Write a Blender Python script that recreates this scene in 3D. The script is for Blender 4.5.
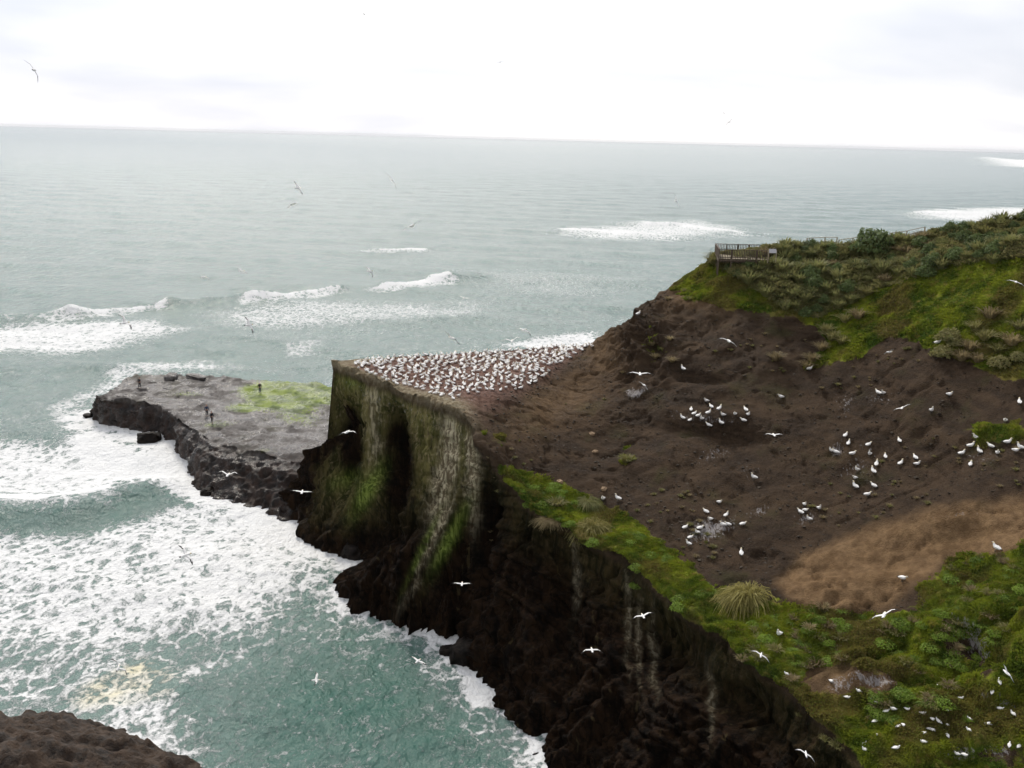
import bpy, bmesh, math, random
import numpy as np
from mathutils import Vector, Matrix, Euler
from mathutils.bvhtree import BVHTree

# ------------------------------------------------------------------ start
for o in list(bpy.data.objects):
    bpy.data.objects.remove(o)
scene = bpy.context.scene
COL = scene.collection
R = math.radians

# ------------------------------------------------------------------ camera
CAM_H = 50.0
FPX = 950.0
W, H = 1024, 768
TH = math.atan(245.5 / FPX)      # pitch down
PHI = R(1.5)                     # roll
cam_data = bpy.data.cameras.new('camera')
cam = bpy.data.objects.new('camera', cam_data)
COL.objects.link(cam)
cam.location = (0, 0, CAM_H)
cam.rotation_euler = (Matrix.Rotation(math.pi / 2 - TH, 3, 'X') @ Matrix.Rotation(PHI, 3, 'Z')).to_euler()
cam_data.sensor_width = 36
cam_data.lens = 36 * FPX / W
cam_data.clip_start = 0.5
cam_data.clip_end = 90000
scene.camera = cam

F_ = np.array([0, math.cos(TH), -math.sin(TH)])
R0 = np.array([1.0, 0, 0]); U0 = np.array([0, math.sin(TH), math.cos(TH)])
R_ = math.cos(PHI) * R0 + math.sin(PHI) * U0
U_ = -math.sin(PHI) * R0 + math.cos(PHI) * U0
C_ = np.array([0, 0, CAM_H])

def ray(px, py):
    d = F_ + R_ * ((px - W / 2) / FPX) - U_ * ((py - H / 2) / FPX)
    return d / np.linalg.norm(d)
def PZ(px, py, z=0.0):
    d = ray(px, py); return C_ + d * ((z - CAM_H) / d[2])
def PY(px, py, Y):
    d = ray(px, py); return C_ + d * (Y / d[1])
def proj(P):
    q = P - C_
    dep = q @ F_
    dep = np.where(dep < 0.1, 0.1, dep)
    return W / 2 + FPX * (q @ R_) / dep, H / 2 - FPX * (q @ U_) / dep, dep

# ------------------------------------------------------------------ world
SUN_EL, SUN_AZ = R(42), R(-18)       # azimuth from +Y towards +X
world = bpy.data.worlds.new('World'); scene.world = world
world.use_nodes = True
nt = world.node_tree; nt.nodes.clear()
def N(nt, t, **kw):
    n = nt.nodes.new(t)
    for k, v in kw.items():
        if hasattr(n, k): setattr(n, k, v)
    return n
def L(nt, a, b): nt.links.new(a, b)
out = N(nt, 'ShaderNodeOutputWorld'); bg = N(nt, 'ShaderNodeBackground')
bg.inputs['Strength'].default_value = 0.1
sky = N(nt, 'ShaderNodeTexSky'); sky.sky_type = 'NISHITA'; sky.sun_disc = False
sky.sun_elevation = SUN_EL; sky.sun_rotation = SUN_AZ
sky.air_density = 1.0; sky.dust_density = 2.0
tc = N(nt, 'ShaderNodeTexCoord')
sep = N(nt, 'ShaderNodeSeparateXYZ'); L(nt, tc.outputs['Generated'], sep.inputs[0])
def M(nt, op, a, b=None, clamp=False, c=None):
    n = nt.nodes.new('ShaderNodeMath'); n.operation = op; n.use_clamp = clamp
    for i, v in enumerate((a, b, c)):
        if v is None: continue
        if isinstance(v, (int, float)): n.inputs[i].default_value = v
        else: L(nt, v, n.inputs[i])
    return n.outputs[0]
def MR(nt, v, a, b, c, d, smooth=True):
    n = nt.nodes.new('ShaderNodeMapRange')
    n.interpolation_type = 'SMOOTHSTEP' if smooth else 'LINEAR'
    L(nt, v, n.inputs[0])
    for i, x in enumerate((a, b, c, d)): n.inputs[i + 1].default_value = x
    return n.outputs[0]
def MIX(nt, fac, a, b, mode='MIX'):
    n = nt.nodes.new('ShaderNodeMix'); n.data_type = 'RGBA'; n.blend_type = mode
    if isinstance(fac, (int, float)): n.inputs[0].default_value = fac
    else: L(nt, fac, n.inputs[0])
    for s, v in ((6, a), (7, b)):
        if isinstance(v, (tuple, list)): n.inputs[s].default_value = (*v[:3], 1)
        else: L(nt, v, n.inputs[s])
    return n.outputs[2]
def NOISE(nt, vec, scale, detail=4, rough=0.55, dist=0.0, out='Fac'):
    n = nt.nodes.new('ShaderNodeTexNoise'); L(nt, vec, n.inputs['Vector'])
    n.inputs['Scale'].default_value = scale; n.inputs['Detail'].default_value = detail
    n.inputs['Roughness'].default_value = rough; n.inputs['Distortion'].default_value = dist
    return n.outputs[out]
def MAP(nt, vec, scale=(1, 1, 1), rot=(0, 0, 0)):
    n = nt.nodes.new('ShaderNodeMapping'); L(nt, vec, n.inputs['Vector'])
    n.inputs['Scale'].default_value = scale; n.inputs['Rotation'].default_value = rot
    return n.outputs[0]
# cloud deck: direction projected on a layer
zc = M(nt, 'ADD', M(nt, 'MAXIMUM', sep.outputs[2], 0.0), 0.22)
cx = M(nt, 'DIVIDE', sep.outputs[0], zc); cy = M(nt, 'DIVIDE', sep.outputs[1], zc)
cv = N(nt, 'ShaderNodeCombineXYZ'); L(nt, cx, cv.inputs[0]); L(nt, cy, cv.inputs[1])
n1 = NOISE(nt, cv.outputs[0], 0.26, 4, 0.5, 0.3)
n2 = NOISE(nt, MAP(nt, cv.outputs[0], (0.7, 1.2, 1)), 0.55, 5, 0.55, 0.3)
cl = M(nt, 'ADD', M(nt, 'MULTIPLY', n1, 0.6), M(nt, 'MULTIPLY', n2, 0.4))
clf = MR(nt, cl, 0.37, 0.60, 0, 1)
ccol = MIX(nt, clf, (3.6, 3.85, 4.5), (6.7, 6.55, 6.5))
# brighter round the hidden sun
sd = (math.sin(SUN_AZ) * math.cos(R(30)), math.cos(SUN_AZ) * math.cos(R(30)), math.sin(R(30)))
dot = nt.nodes.new('ShaderNodeVectorMath'); dot.operation = 'DOT_PRODUCT'
L(nt, tc.outputs['Generated'], dot.inputs[0]); dot.inputs[1].default_value = sd
glow = MR(nt, dot.outputs['Value'], -0.5, 0.95, 0.46, 1.08, smooth=False)
glc = N(nt, 'ShaderNodeCombineXYZ')
for i in range(3): L(nt, glow, glc.inputs[i])
ccol2 = MIX(nt, 1.0, ccol, glc.outputs[0], 'MULTIPLY')
skyc = MIX(nt, 0.94, sky.outputs[0], ccol2)
L(nt, skyc, bg.inputs[0]); L(nt, bg.outputs[0], out.inputs[0])

sun_d = bpy.data.lights.new('sun', 'SUN'); sun_d.energy = 1.4; sun_d.angle = R(14); sun_d.color = (1, 0.93, 0.82)
sun = bpy.data.objects.new('sun', sun_d); COL.objects.link(sun)
sv = Vector((math.sin(SUN_AZ) * math.cos(SUN_EL), math.cos(SUN_AZ) * math.cos(SUN_EL), math.sin(SUN_EL)))
sun.rotation_euler = sv.to_track_quat('Z', 'Y').to_euler()

scene.view_settings.view_transform = 'Standard'
scene.view_settings.look = 'None'
scene.view_settings.exposure = 0.95
scene.view_settings.gamma = 1
scene.view_settings.use_curve_mapping = False

# ------------------------------------------------------------------ numpy noise
def _hash(ix, iy, iz, seed):
    h = (ix * 374761393 + iy * 668265263 + iz * 2147483647 + seed * 974634777) & 0xffffffff
    h = ((h ^ (h >> 13)) * 1274126177) & 0xffffffff
    h = (h ^ (h >> 16)) & 0xffffffff
    return h.astype(np.float64) / 4294967295.0
def vnoise(x, y, z=0.0, seed=0):
    x = np.asarray(x, float); y = np.asarray(y, float); z = np.zeros_like(x) + z
    ix, iy, iz = np.floor(x).astype(np.int64), np.floor(y).astype(np.int64), np.floor(z).astype(np.int64)
    fx, fy, fz = x - ix, y - iy, z - iz
    fx = fx * fx * fx * (fx * (fx * 6 - 15) + 10); fy = fy * fy * fy * (fy * (fy * 6 - 15) + 10); fz = fz * fz * (3 - 2 * fz)
    r = 0
    for a in (0, 1):
        for b in (0, 1):
            for c in (0, 1):
                w = (fx if a else 1 - fx) * (fy if b else 1 - fy) * (fz if c else 1 - fz)
                r = r + w * _hash(ix + a, iy + b, iz + c, seed)
    return r * 2 - 1
def fbm(x, y, z=0.0, oct=4, seed=0, gain=0.5, ridged=False):
    r = 0; a = 1; t = 0; x = np.asarray(x, float); y = np.asarray(y, float); z = np.zeros_like(x) + z
    for i in range(oct):
        n = vnoise(x, y, z, seed + i * 17)
        if ridged: n = 1 - 2 * np.abs(n)
        r = r + a * n; t += a; a *= gain; x = x * 2.03 + 7.1; y = y * 2.03 + 3.7; z = z * 2.03 + 1.3
    return r / t
def sstep(a, b, x):
    t = np.clip((x - a) / (b - a), 0, 1); return t * t * (3 - 2 * t)
def inpoly(px, py, poly):
    r = np.zeros(px.shape, bool); n = len(poly); j = n - 1
    for i in range(n):
        xi, yi = poly[i]; xj, yj = poly[j]
        if yi != yj:
            c = ((yi > py) != (yj > py)) & (px < (xj - xi) * (py - yi) / (yj - yi) + xi)
            r ^= c
        j = i
    return r
def polydist(px, py, pts, closed=False):
    d = np.full(px.shape, 1e9)
    q = list(pts) + ([pts[0]] if closed else [])
    for (x0, y0), (x1, y1) in zip(q[:-1], q[1:]):
        dx, dy = x1 - x0, y1 - y0
        t = np.clip(((px - x0) * dx + (py - y0) * dy) / (dx * dx + dy * dy + 1e-9), 0, 1)
        d = np.minimum(d, np.hypot(px - x0 - t * dx, py - y0 - t * dy))
    return d
def softpoly(px, py, poly, soft):
    d = polydist(px, py, poly, True); s = np.where(inpoly(px, py, poly), d, -d)
    return sstep(-soft, soft, s)

# ------------------------------------------------------------------ mesh helpers
def new_obj(name, me, parent=None, **props):
    o = bpy.data.objects.new(name, me); COL.objects.link(o)
    if parent: o.parent = parent
    for k, v in props.items(): o[k] = v
    return o
def np_mesh(name, V, Fc, mats=(), smooth=True, attrs=None, mi=None):
    """V (n,3), Fc (m,k) int"""
    me = bpy.data.meshes.new(name)
    V = np.ascontiguousarray(V, dtype=np.float32); Fc = np.ascontiguousarray(Fc, dtype=np.int32)
    k = Fc.shape[1]
    me.vertices.add(len(V)); me.vertices.foreach_set('co', V.ravel())
    me.loops.add(Fc.size); me.loops.foreach_set('vertex_index', Fc.ravel())
    me.polygons.add(len(Fc)); me.polygons.foreach_set('loop_start', np.arange(0, Fc.size, k, dtype=np.int32))
    me.polygons.foreach_set('loop_total', np.full(len(Fc), k, dtype=np.int32))
    me.polygons.foreach_set('use_smooth', np.full(len(Fc), smooth))
    for m in mats: me.materials.append(m)
    if mi is not None: me.polygons.foreach_set('material_index', np.ascontiguousarray(mi, dtype=np.int32))
    if attrs:
        for an, av in attrs.items():
            a = me.attributes.new(an, 'FLOAT', 'POINT'); a.data.foreach_set('value', np.ascontiguousarray(av, dtype=np.float32).ravel())
    me.update(calc_edges=True)
    return me
def grid_faces(nu, nv):
    i = np.arange(nu - 1)[:, None]; j = np.arange(nv - 1)[None, :]
    a = i * nv + j
    return np.stack([a, a + nv, a + nv + 1, a + 1], -1).reshape(-1, 4)
def grid_normals(P):
    du = np.gradient(P, axis=0); dv = np.gradient(P, axis=1)
    n = np.cross(du, dv); l = np.linalg.norm(n, axis=-1, keepdims=True); l[l < 1e-9] = 1
    return n / l
def catmull(ctrl, t):
    ctrl = np.asarray(ctrl, float); n = len(ctrl)
    i = np.clip(np.floor(t).astype(int), 0, n - 2); f = t - i
    p0 = ctrl[np.clip(i - 1, 0, n - 1)]; p1 = ctrl[i]; p2 = ctrl[i + 1]; p3 = ctrl[np.clip(i + 2, 0, n - 1)]
    if ctrl.ndim == 2: f = f[:, None]
    return 0.5 * (2 * p1 + (p2 - p0) * f + (2 * p0 - 5 * p1 + 4 * p2 - p3) * f ** 2 + (3 * p1 - p0 - 3 * p2 + p3) * f ** 3)
def resample(ctrls, step):
    """params along the control columns so that spacing is about even on the longest rail"""
    t = np.linspace(0, len(ctrls[0]) - 1, 4000); L_ = 0
    for c in ctrls:
        p = catmull(c, t); L_ = np.maximum(L_, np.r_[0, np.linalg.norm(np.diff(p, axis=0), axis=1)])
    s = np.cumsum(L_); n = int(s[-1] / step)
    return np.interp(np.linspace(0, s[-1], n), s, t)

# ------------------------------------------------------------------ materials
def new_mat(name):
    m = bpy.data.materials.new(name); m.use_nodes = True
    nt = m.node_tree; b = nt.nodes['Principled BSDF']
    return m, nt, b
def simple(name, col, rough=0.8, var=0.0, scale=3.0, spec=0.3, coord='Object'):
    m, nt, b = new_mat(name)
    b.inputs['Roughness'].default_value = rough; b.inputs['Specular IOR Level'].default_value = spec
    if var > 0:
        tc = N(nt, 'ShaderNodeTexCoord')
        n = NOISE(nt, tc.outputs[coord], scale, 4)
        c = MIX(nt, MR(nt, n, 0.3, 0.7, 0, 1), tuple(x * (1 - var) for x in col), tuple(min(1, x * (1 + var)) for x in col))
        L(nt, c, b.inputs['Base Color'])
    else: b.inputs['Base Color'].default_value = (*col, 1)
    return m
def ATT(nt, name):
    n = nt.nodes.new('ShaderNodeAttribute'); n.attribute_name = name; return n.outputs['Fac']
def world_pos(nt):
    return N(nt, 'ShaderNodeNewGeometry').outputs['Position']
def bump(nt, b, h, strength, dist):
    n = nt.nodes.new('ShaderNodeBump'); n.inputs['Strength'].default_value = strength; n.inputs['Distance'].default_value = dist
    L(nt, h, n.inputs['Height']); L(nt, n.outputs[0], b.inputs['Normal']); return n

GREENS = [(0.050, 0.090, 0.010), (0.25, 0.29, 0.024), (0.30, 0.23, 0.06)]
def grass_colour(nt, pos):
    a = NOISE(nt, pos, 0.35, 5, 0.6); b = NOISE(nt, pos, 1.6, 4, 0.6, 0.3); d = NOISE(nt, pos, 0.18, 3, 0.5)
    c = MIX(nt, MR(nt, a, 0.35, 0.66, 0, 1), GREENS[0], GREENS[1])
    c = MIX(nt, MR(nt, b, 0.50, 0.72, 0, 0.75), c, GREENS[2])
    c = MIX(nt, MR(nt, d, 0.49, 0.62, 0, 0.75), c, (0.17, 0.12, 0.045))
    return c

def terrain_material():
    m, nt, b = new_mat('headland_ground')
    pos = world_pos(nt)
    dist = NOISE(nt, pos, 0.5, 4, 0.6)
    # slope soil: layered volcanic mudstone, dark
    lay = MAP(nt, pos, (0.22, 0.22, 1.0), (R(8), R(-9), 0))
    s1 = NOISE(nt, lay, 1.0, 6, 0.65, 0.6); s2 = NOISE(nt, pos, 3.0, 5, 0.65)
    soil = MIX(nt, MR(nt, s1, 0.35, 0.65, 0, 1), (0.033, 0.0215, 0.0138), (0.080, 0.054, 0.035))
    soil = MIX(nt, MR(nt, s2, 0.45, 0.75, 0, 0.5), soil, (0.100, 0.068, 0.042))
    soil = MIX(nt, MR(nt, NOISE(nt, lay, 0.45, 4, 0.6), 0.52, 0.72, 0, 0.6), soil, (0.095, 0.064, 0.038))
    # greenish algae bloom
    soil = MIX(nt, MR(nt, NOISE(nt, pos, 0.22, 5, 0.6), 0.55, 0.72, 0, 0.5), soil, (0.060, 0.060, 0.022))
    fines = NOISE(nt, pos, 7.0, 5, 0.75)
    soil = MIX(nt, MR(nt, fines, 0.56, 0.70, 0, 0.5), soil, (0.014, 0.010, 0.007))
    soil = MIX(nt, MR(nt, fines, 0.44, 0.34, 0, 0.35), soil, (0.13, 0.10, 0.075))
    c = MIX(nt, ATT(nt, 'brown'), soil, MIX(nt, MR(nt, NOISE(nt, pos, 1.2, 5, 0.65), 0.35, 0.7, 0, 1), (0.16, 0.098, 0.050), (0.28, 0.180, 0.095)))
    # colony floor
    cf = MIX(nt, MR(nt, NOISE(nt, pos, 1.6, 4, 0.6), 0.35, 0.65, 0, 1), (0.10, 0.05, 0.036), (0.26, 0.155, 0.12))
    c = MIX(nt, ATT(nt, 'colony'), c, cf)
    tan = MIX(nt, MR(nt, NOISE(nt, pos, 2.2, 4, 0.6), 0.35, 0.65, 0, 1), (0.20, 0.155, 0.09), (0.36, 0.31, 0.21))
    c = MIX(nt, ATT(nt, 'tan'), c, tan)
    # wall rock
    vert = MAP(nt, pos, (1.0, 1.0, 0.13))
    w1 = NOISE(nt, vert, 0.9, 6, 0.65, 0.4); w2 = NOISE(nt, vert, 3.2, 5, 0.6, 0.2)
    rock = MIX(nt, MR(nt, w1, 0.35, 0.68, 0, 1), (0.0035, 0.0021, 0.0013), (0.028, 0.015, 0.0075))
    rock = MIX(nt, MR(nt, w2, 0.5, 0.75, 0, 0.4), rock, (0.055, 0.032, 0.014))
    vc = nt.nodes.new('ShaderNodeTexVoronoi'); vc.feature = 'DISTANCE_TO_EDGE'; vc.inputs['Scale'].default_value = 0.9
    vw = nt.nodes.new('ShaderNodeVectorMath'); vw.operation = 'ADD'; L(nt, MAP(nt, pos, (1, 1, .45)), vw.inputs[0])
    vn = nt.nodes.new('ShaderNodeTexNoise'); vn.inputs['Scale'].default_value = .8; vn.inputs['Detail'].default_value = 4; L(nt, pos, vn.inputs['Vector']); L(nt, vn.outputs['Color'], vw.inputs[1])
    L(nt, vw.outputs[0], vc.inputs['Vector'])
    rock = MIX(nt, MR(nt, vc.outputs['Distance'], 0.06, 0.0, 0, 0.8), rock, (0.002, 0.0015, 0.001)) 
    rock = MIX(nt, MR(nt, NOISE(nt, MAP(nt, pos, (1, 1, 0.06)), 1.3, 4, 0.5), 0.64, 0.74, 0, 0.35), rock, (0.13, 0.10, 0.045))
    c = MIX(nt, ATT(nt, 'wall'), c, rock)
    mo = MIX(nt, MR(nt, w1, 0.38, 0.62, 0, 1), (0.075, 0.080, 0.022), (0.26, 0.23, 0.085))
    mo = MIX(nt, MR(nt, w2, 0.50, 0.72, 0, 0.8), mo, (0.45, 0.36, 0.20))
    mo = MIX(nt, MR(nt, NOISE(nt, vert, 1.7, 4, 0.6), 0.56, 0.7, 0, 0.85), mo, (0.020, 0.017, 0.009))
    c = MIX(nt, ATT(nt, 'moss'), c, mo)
    pl = MIX(nt, MR(nt, w2, 0.42, 0.62, 0, 1), (0.20, 0.16, 0.10), (0.65, 0.58, 0.40))
    c = MIX(nt, ATT(nt, 'pale'), c, pl)
    al = MIX(nt, MR(nt, w2, 0.4, 0.65, 0, 1), (0.08, 0.12, 0.018), (0.30, 0.38, 0.08))
    c = MIX(nt, ATT(nt, 'algae'), c, al)
    # grass
    gm = M(nt, 'ADD', ATT(nt, 'grass'), M(nt, 'MULTIPLY', M(nt, 'SUBTRACT', NOISE(nt, pos, 0.9, 7, 0.7), 0.5), 1.9))
    gm = M(nt, 'MULTIPLY', MR(nt, gm, 0.40, 0.66, 0, 1), MR(nt, ATT(nt, 'grass'), 0.02, 0.2, 0, 1))
    c = MIX(nt, gm, c, grass_colour(nt, pos))
    # guano splashes
    gu = M(nt, 'ADD', ATT(nt, 'guano'), M(nt, 'MULTIPLY', M(nt, 'SUBTRACT', NOISE(nt, MAP(nt, pos, (1.6, 0.7, 0.7)), 3.0, 6, 0.75), 0.5), 2.4))
    gu = MR(nt, gu, 0.52, 0.90, 0, 0.75)
    gu = M(nt, 'MULTIPLY', gu, MR(nt, ATT(nt, 'guano'), 0.03, 0.3, 0, 1))
    c = MIX(nt, gu, c, (0.42, 0.40, 0.40))
    L(nt, c, b.inputs['Base Color'])
    rg = MR(nt, s1, 0.3, 0.7, 0.55, 0.9); L(nt, rg, b.inputs['Roughness'])
    b.inputs['Specular IOR Level'].default_value = 0.06
    hgt = M(nt, 'ADD', M(nt, 'MULTIPLY', s2, 0.6), NOISE(nt, pos, 9.0, 4, 0.6))
    bump(nt, b, hgt, 0.9, 0.35)
    return m
MAT_LAND = terrain_material()

# ------------------------------------------------------------------ headland
# columns run from the tip of the stack (left) to the near slope (right); each: waterline, rim, back rim
E_px = [(340, 360.7, 22), (336, 363, 22), (362, 373, 22), (402, 390, 22), (455, 408, 22), (490, 452, 19), (525, 500, 15.8),
        (600, 542, 13.8), (680, 600, 13), (760, 664, 12.5), (850, 745, 12), (905, 830, 11.5), (1010, 960, 11)]
B_px = [(285, 470, 3.5), (327, 540, 0), (352, 568, 0), (366, 603, 0), (432, 624, 0), (468, 634, 0), (472, 665, 0),
        (520, 715, 0), (572, 775, 0), (680, 850, 0), (790, 960, 0), (880, 1080, 0), (960, 1200, 0)]
K_px = [(340, 360.5, 'z', 22), (341, 360.5, 'z', 22), (430, 355, 'z', 22), (520, 350, 'z', 22), (590, 344, 'z', 22.2), (603, 338, 'y', 129), (616, 328, 'y', 129),
        (650, 305, 'y', 128), (692, 273, 'y', 128), (735, 251.5, 'y', 128), (850, 248, 'y', 126), (965, 230, 'y', 117), (1150, 197, 'y', 105)]
P_g = np.array([1, 1, 1, 1, 1, 1.15, 1.25, 1.45, 1.6, 1.75, 1.75, 1.6, 1.5])
E = np.array([PZ(*p) for p in E_px]); B = np.array([PZ(*p) for p in B_px])
B[0, 2] = 0
K = np.array([PZ(p[0], p[1], p[3]) if p[2] == 'z' else PY(p[0], p[1], p[3]) for p in K_px])
tu = resample([E, B, K], 0.16)
nu = len(tu)
Eu, Bu, Ku = catmull(E, tu), catmull(B, tu), catmull(K, tu)
pg = catmull(P_g, tu)
NW, NT, NBK = 190, 330, 26
w = np.linspace(-0.18, 1, NW, endpoint=False)
s = np.linspace(0, 1, NT)
# wall
d_xy = (Bu - Eu)[:, None, :2]
pw = np.interp(tu, [0, 1, 4, 5, 7, 9, 12], [2.6, 2.2, 2.2, 1.7, 1.2, 1.1, 1.2])[:, None]
hw = np.where(w[None] < 0, 1 - w[None] * 0.6, np.abs(1 - np.clip(w, 0, 1)[None]) ** pw)
wall = np.zeros((nu, NW, 3))
wall[..., :2] = Eu[:, None, :2] + d_xy * hw[..., None]
wall[..., 2] = w[None] * Eu[:, None, 2]
top = np.zeros((nu, NT, 3))
top[..., :2] = Eu[:, None, :2] + (Ku - Eu)[:, None, :2] * s[None, :, None]
flat = 0.075 * sstep(6.5, 7.6, tu)[:, None]
sp = s[None] / (1 - flat); sp = np.where(sp > 1, 1 + (sp - 1) * 0.02, sp); sp = sp - 0.5 * flat * np.exp(-((s[None] - 1 + flat) / 0.03) ** 2)
top[..., 2] = Eu[:, None, 2] + (Ku - Eu)[:, None, 2] * sp ** pg[:, None]
bk = np.linspace(0, 1, NBK + 1)[1:]
back = np.zeros((nu, NBK, 3))
away = np.array([-0.45, 0.9])
back[..., :2] = Ku[:, None, :2] + away * (bk ** 1.0)[None, :, None] * 9
back[..., 2] = Ku[:, None, 2] * (1 - bk[None]) - 4 * bk[None]
P = np.concatenate([wall, top, back], 1)
nv = P.shape[1]
VV = np.concatenate([np.zeros(NW) + (w - 1), s, 1 + bk])[None].repeat(nu, 0)   # <0 wall, 0..1 top, >1 back
UU = tu[:, None].repeat(nv, 1)
PX, PYY, DEP = proj(P.reshape(-1, 3)); PX = PX.reshape(nu, nv); PYY = PYY.reshape(nu, nv); DEP = DEP.reshape(nu, nv)
iswall = sstep(0.02, -0.02, VV) 
X, Y, Z = P[..., 0], P[..., 1], P[..., 2]
nrm = grid_normals(P)
if nrm[nu // 2, NW + NT // 2, 2] < 0: nrm = -nrm
# smooth normals of the broad shape are used for displacement
edgef = np.clip(np.abs(VV) * 9, 0, 1)
stackw = sstep(4.7, 3.8, UU)
def G(cx, cy, rx, ry, ang=0):
    a = R(ang); x = (PX - cx) * math.cos(a) + (PYY - cy) * math.sin(a); y = -(PX - cx) * math.sin(a) + (PYY - cy) * math.cos(a)
    return np.exp(-((x / rx) ** 2 + (y / ry) ** 2))
wallm = (VV < 0)
dis = np.zeros_like(X)
# --- wall relief
rid = fbm(UU * 2.6, Z * 0.03, 0, 3, 5, ridged=True)
dis += wallm * (rid * 1.5 * np.clip(-VV * 1.5, 0, 1))
dis += wallm * fbm(X * 0.16, Y * 0.16, Z * 0.10, 4, 11) * 2.0 * np.clip(-VV * 2.2, 0, 1)
dis += wallm * fbm(X * 0.9, Y * 0.9, Z * 0.22, 4, 23) * 0.55 * np.clip(-VV * 6, 0, 1)
dis += wallm * fbm(X * 0.5, Y * 0.5, Z * 1.3, 4, 29) * 0.55 * np.clip(-VV * 3, 0, 1)
strat = vnoise(Z * 0.9 + fbm(X * .1, Y * .1, 0, 2, 33) * 2, np.zeros_like(Z), 0, 34)
dis += wallm * np.abs(strat) * .3 * np.clip(-VV * 6, 0, 1) * (0.3 + stackw)
flute = fbm(UU * 9 + fbm(Z * .1, UU, 0, 2, 37) * .8, Z * 0.05, 0, 4, 38, gain=.6, ridged=True)
dis += wallm * flute * .85 * np.clip(-VV * 5, 0, 1) * (.4 + .6 * stackw)
beds = np.abs(vnoise(Z * 1.7 + X * .12 + fbm(X * .15, Y * .15, 0, 2, 39) * 2.5, np.zeros_like(Z), 0, 40))
dis += wallm * (beds * .55 - .2) * np.clip(-VV * 6, 0, 1) * sstep(3.8, 5, UU)
dis -= wallm * 2.6 * np.exp(-((VV + .36) / .17) ** 2) * sstep(2.6, 1.2, UU)
dis += wallm * -1.1 * sstep(.72, .95, fbm(X * .33, Y * .33, Z * .05, 3, 35, ridged=True)) * np.clip(-VV * 8, 0, 1)
dis += wallm * fbm(X * 1.6, Y * 1.6, Z * .8, 4, 36) * .35 * np.clip(-VV * 10, 0, 1)
dis += wallm * sstep(4, 1, Z) * (fbm(X * 0.7, Y * 0.7, Z * 0.7, 4, 31) * 1.3 + 0.5)
caves = -16 * G(388, 462, 13, 42) - 7 * G(374, 530, 12, 34, 25) - 9 * G(344, 455, 9, 36) + 1.5 * G(372, 430, 6, 40) - 7 * G(487, 545, 8, 42) - 3.0 * G(372, 520, 14, 18, -30) \
        - 2.5 * G(560, 600, 14, 45, 0) - 3.2 * G(640, 640, 22, 34, 0) - 2.0 * G(740, 700, 30, 24) + 2.6 * G(425, 560, 10, 40, 25) + 1.8 * G(455, 540, 9, 45, 18) + 1.5 * G(382, 500, 8, 40, 15) \
        + 2.0 * G(530, 640, 16, 60, 12)
dis += wallm * caves * np.clip(-VV * 5, 0, 1)
# undercut rim of the near grass slope
dis -= wallm * 1.3 * sstep(4.6, 6, UU) * np.exp(-((VV + 0.22) / 0.13) ** 2)
# --- top relief
tp = (VV >= 0) & (VV <= 1)
hill = sstep(3.9, 4.8, UU)
rel = fbm(X * 0.07, Y * 0.07, 0, 3, 41) * 1.1 * np.sin(np.clip(VV, 0, 1) * math.pi)
rel += (fbm(X * 0.07 + Y * 0.11 , Y * 0.20 + X * 0.10, 0, 5, 43, ridged=True) * 0.42 * (0.45 + fbm(X * .06, Y * .06, 0, 2, 44)) + fbm(X * 0.16 - Y * .05, Y * 0.22, 0, 5, 45) * .75) * np.clip(VV * 5, 0, 1) * np.clip((1 - VV) * 6, 0, 1)
rel += fbm(X * 0.45, Y * 0.5, 0, 5, 47, gain=.5) * 0.34 - .35 * sstep(.55, .9, fbm(X * .22 + Y * .05, Y * .28, 0, 5, 48, ridged=True)) + fbm(X * 2, Y * 2, 0, 3, 49) * .05
rel *= hill
rel += (1 - hill) * (fbm(X * 0.35, Y * 0.35, 0, 4, 53) * 0.22 * np.clip(VV * 8, 0, 1))
lowgreen = sstep(560, 640, PYY) * hill
rel += lowgreen * (fbm(X * 0.22, Y * 0.22, 0, 4, 59, ridged=True) * 1.0 + np.abs(fbm(X * 0.3, Y * 0.3, 0, 3, 60)) * 2.2) * np.clip(VV * 10, 0, 1)
rel -= 1.6 * G(975, 650, 10, 38, -55) * hill                   # gully
rel += 1.3 * G(960, 520, 70, 22, -8) * hill                     # brown hump
rel += 0.9 * G(860, 590, 60, 14, -12) * hill
rel -= 0.9 * G(705, 432, 55, 6, 3) * hill                      # ledge shadow under the nest cluster
rel += 0.7 * G(705, 415, 50, 9, 3) * hill
rel -= 1.3 * G(703, 377, 26, 6, 0) * hill
rel += 0.9 * G(990, 434, 26, 8) * hill
rel -= 0.8 * G(925, 442, 12, 7) * hill
# rugged left ridge
rid2 = G(640, 345, 40, 50) * fbm(X * 0.35, Y * 0.35, Z * 0.35, 4, 61, ridged=True) * 2.4
dis += np.where(tp, rel + rid2 * hill, 0) + (VV > 1) * np.where(hill > 0, fbm(X * 0.3, Y * 0.3, Z * 0.3, 4, 67) * 0.6, 0) * 1
rimw = np.exp(-(VV / 0.03) ** 2) * fbm(X * 0.6, Y * 0.6, 0, 5, 71, gain=.65)
P2 = P + nrm * dis[..., None]
P2[..., 2] += rimw * 0.9
hn = nrm.copy(); hn[..., 2] = 0
P2 += hn * (np.exp(-(VV / 0.05) ** 2) * fbm(X * 1.1, Y * 1.1, 0, 4, 75) * 1.1 * (0.4 + 0.6 * stackw))[..., None]
P2 += hn * (np.exp(-(VV / 0.08) ** 2) * fbm(X * 0.28, Y * 0.28, 0, 5, 73) * 2.4 * (0.35 + 0.65 * sstep(5, 6.5, UU)))[..., None]
P = P2
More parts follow.
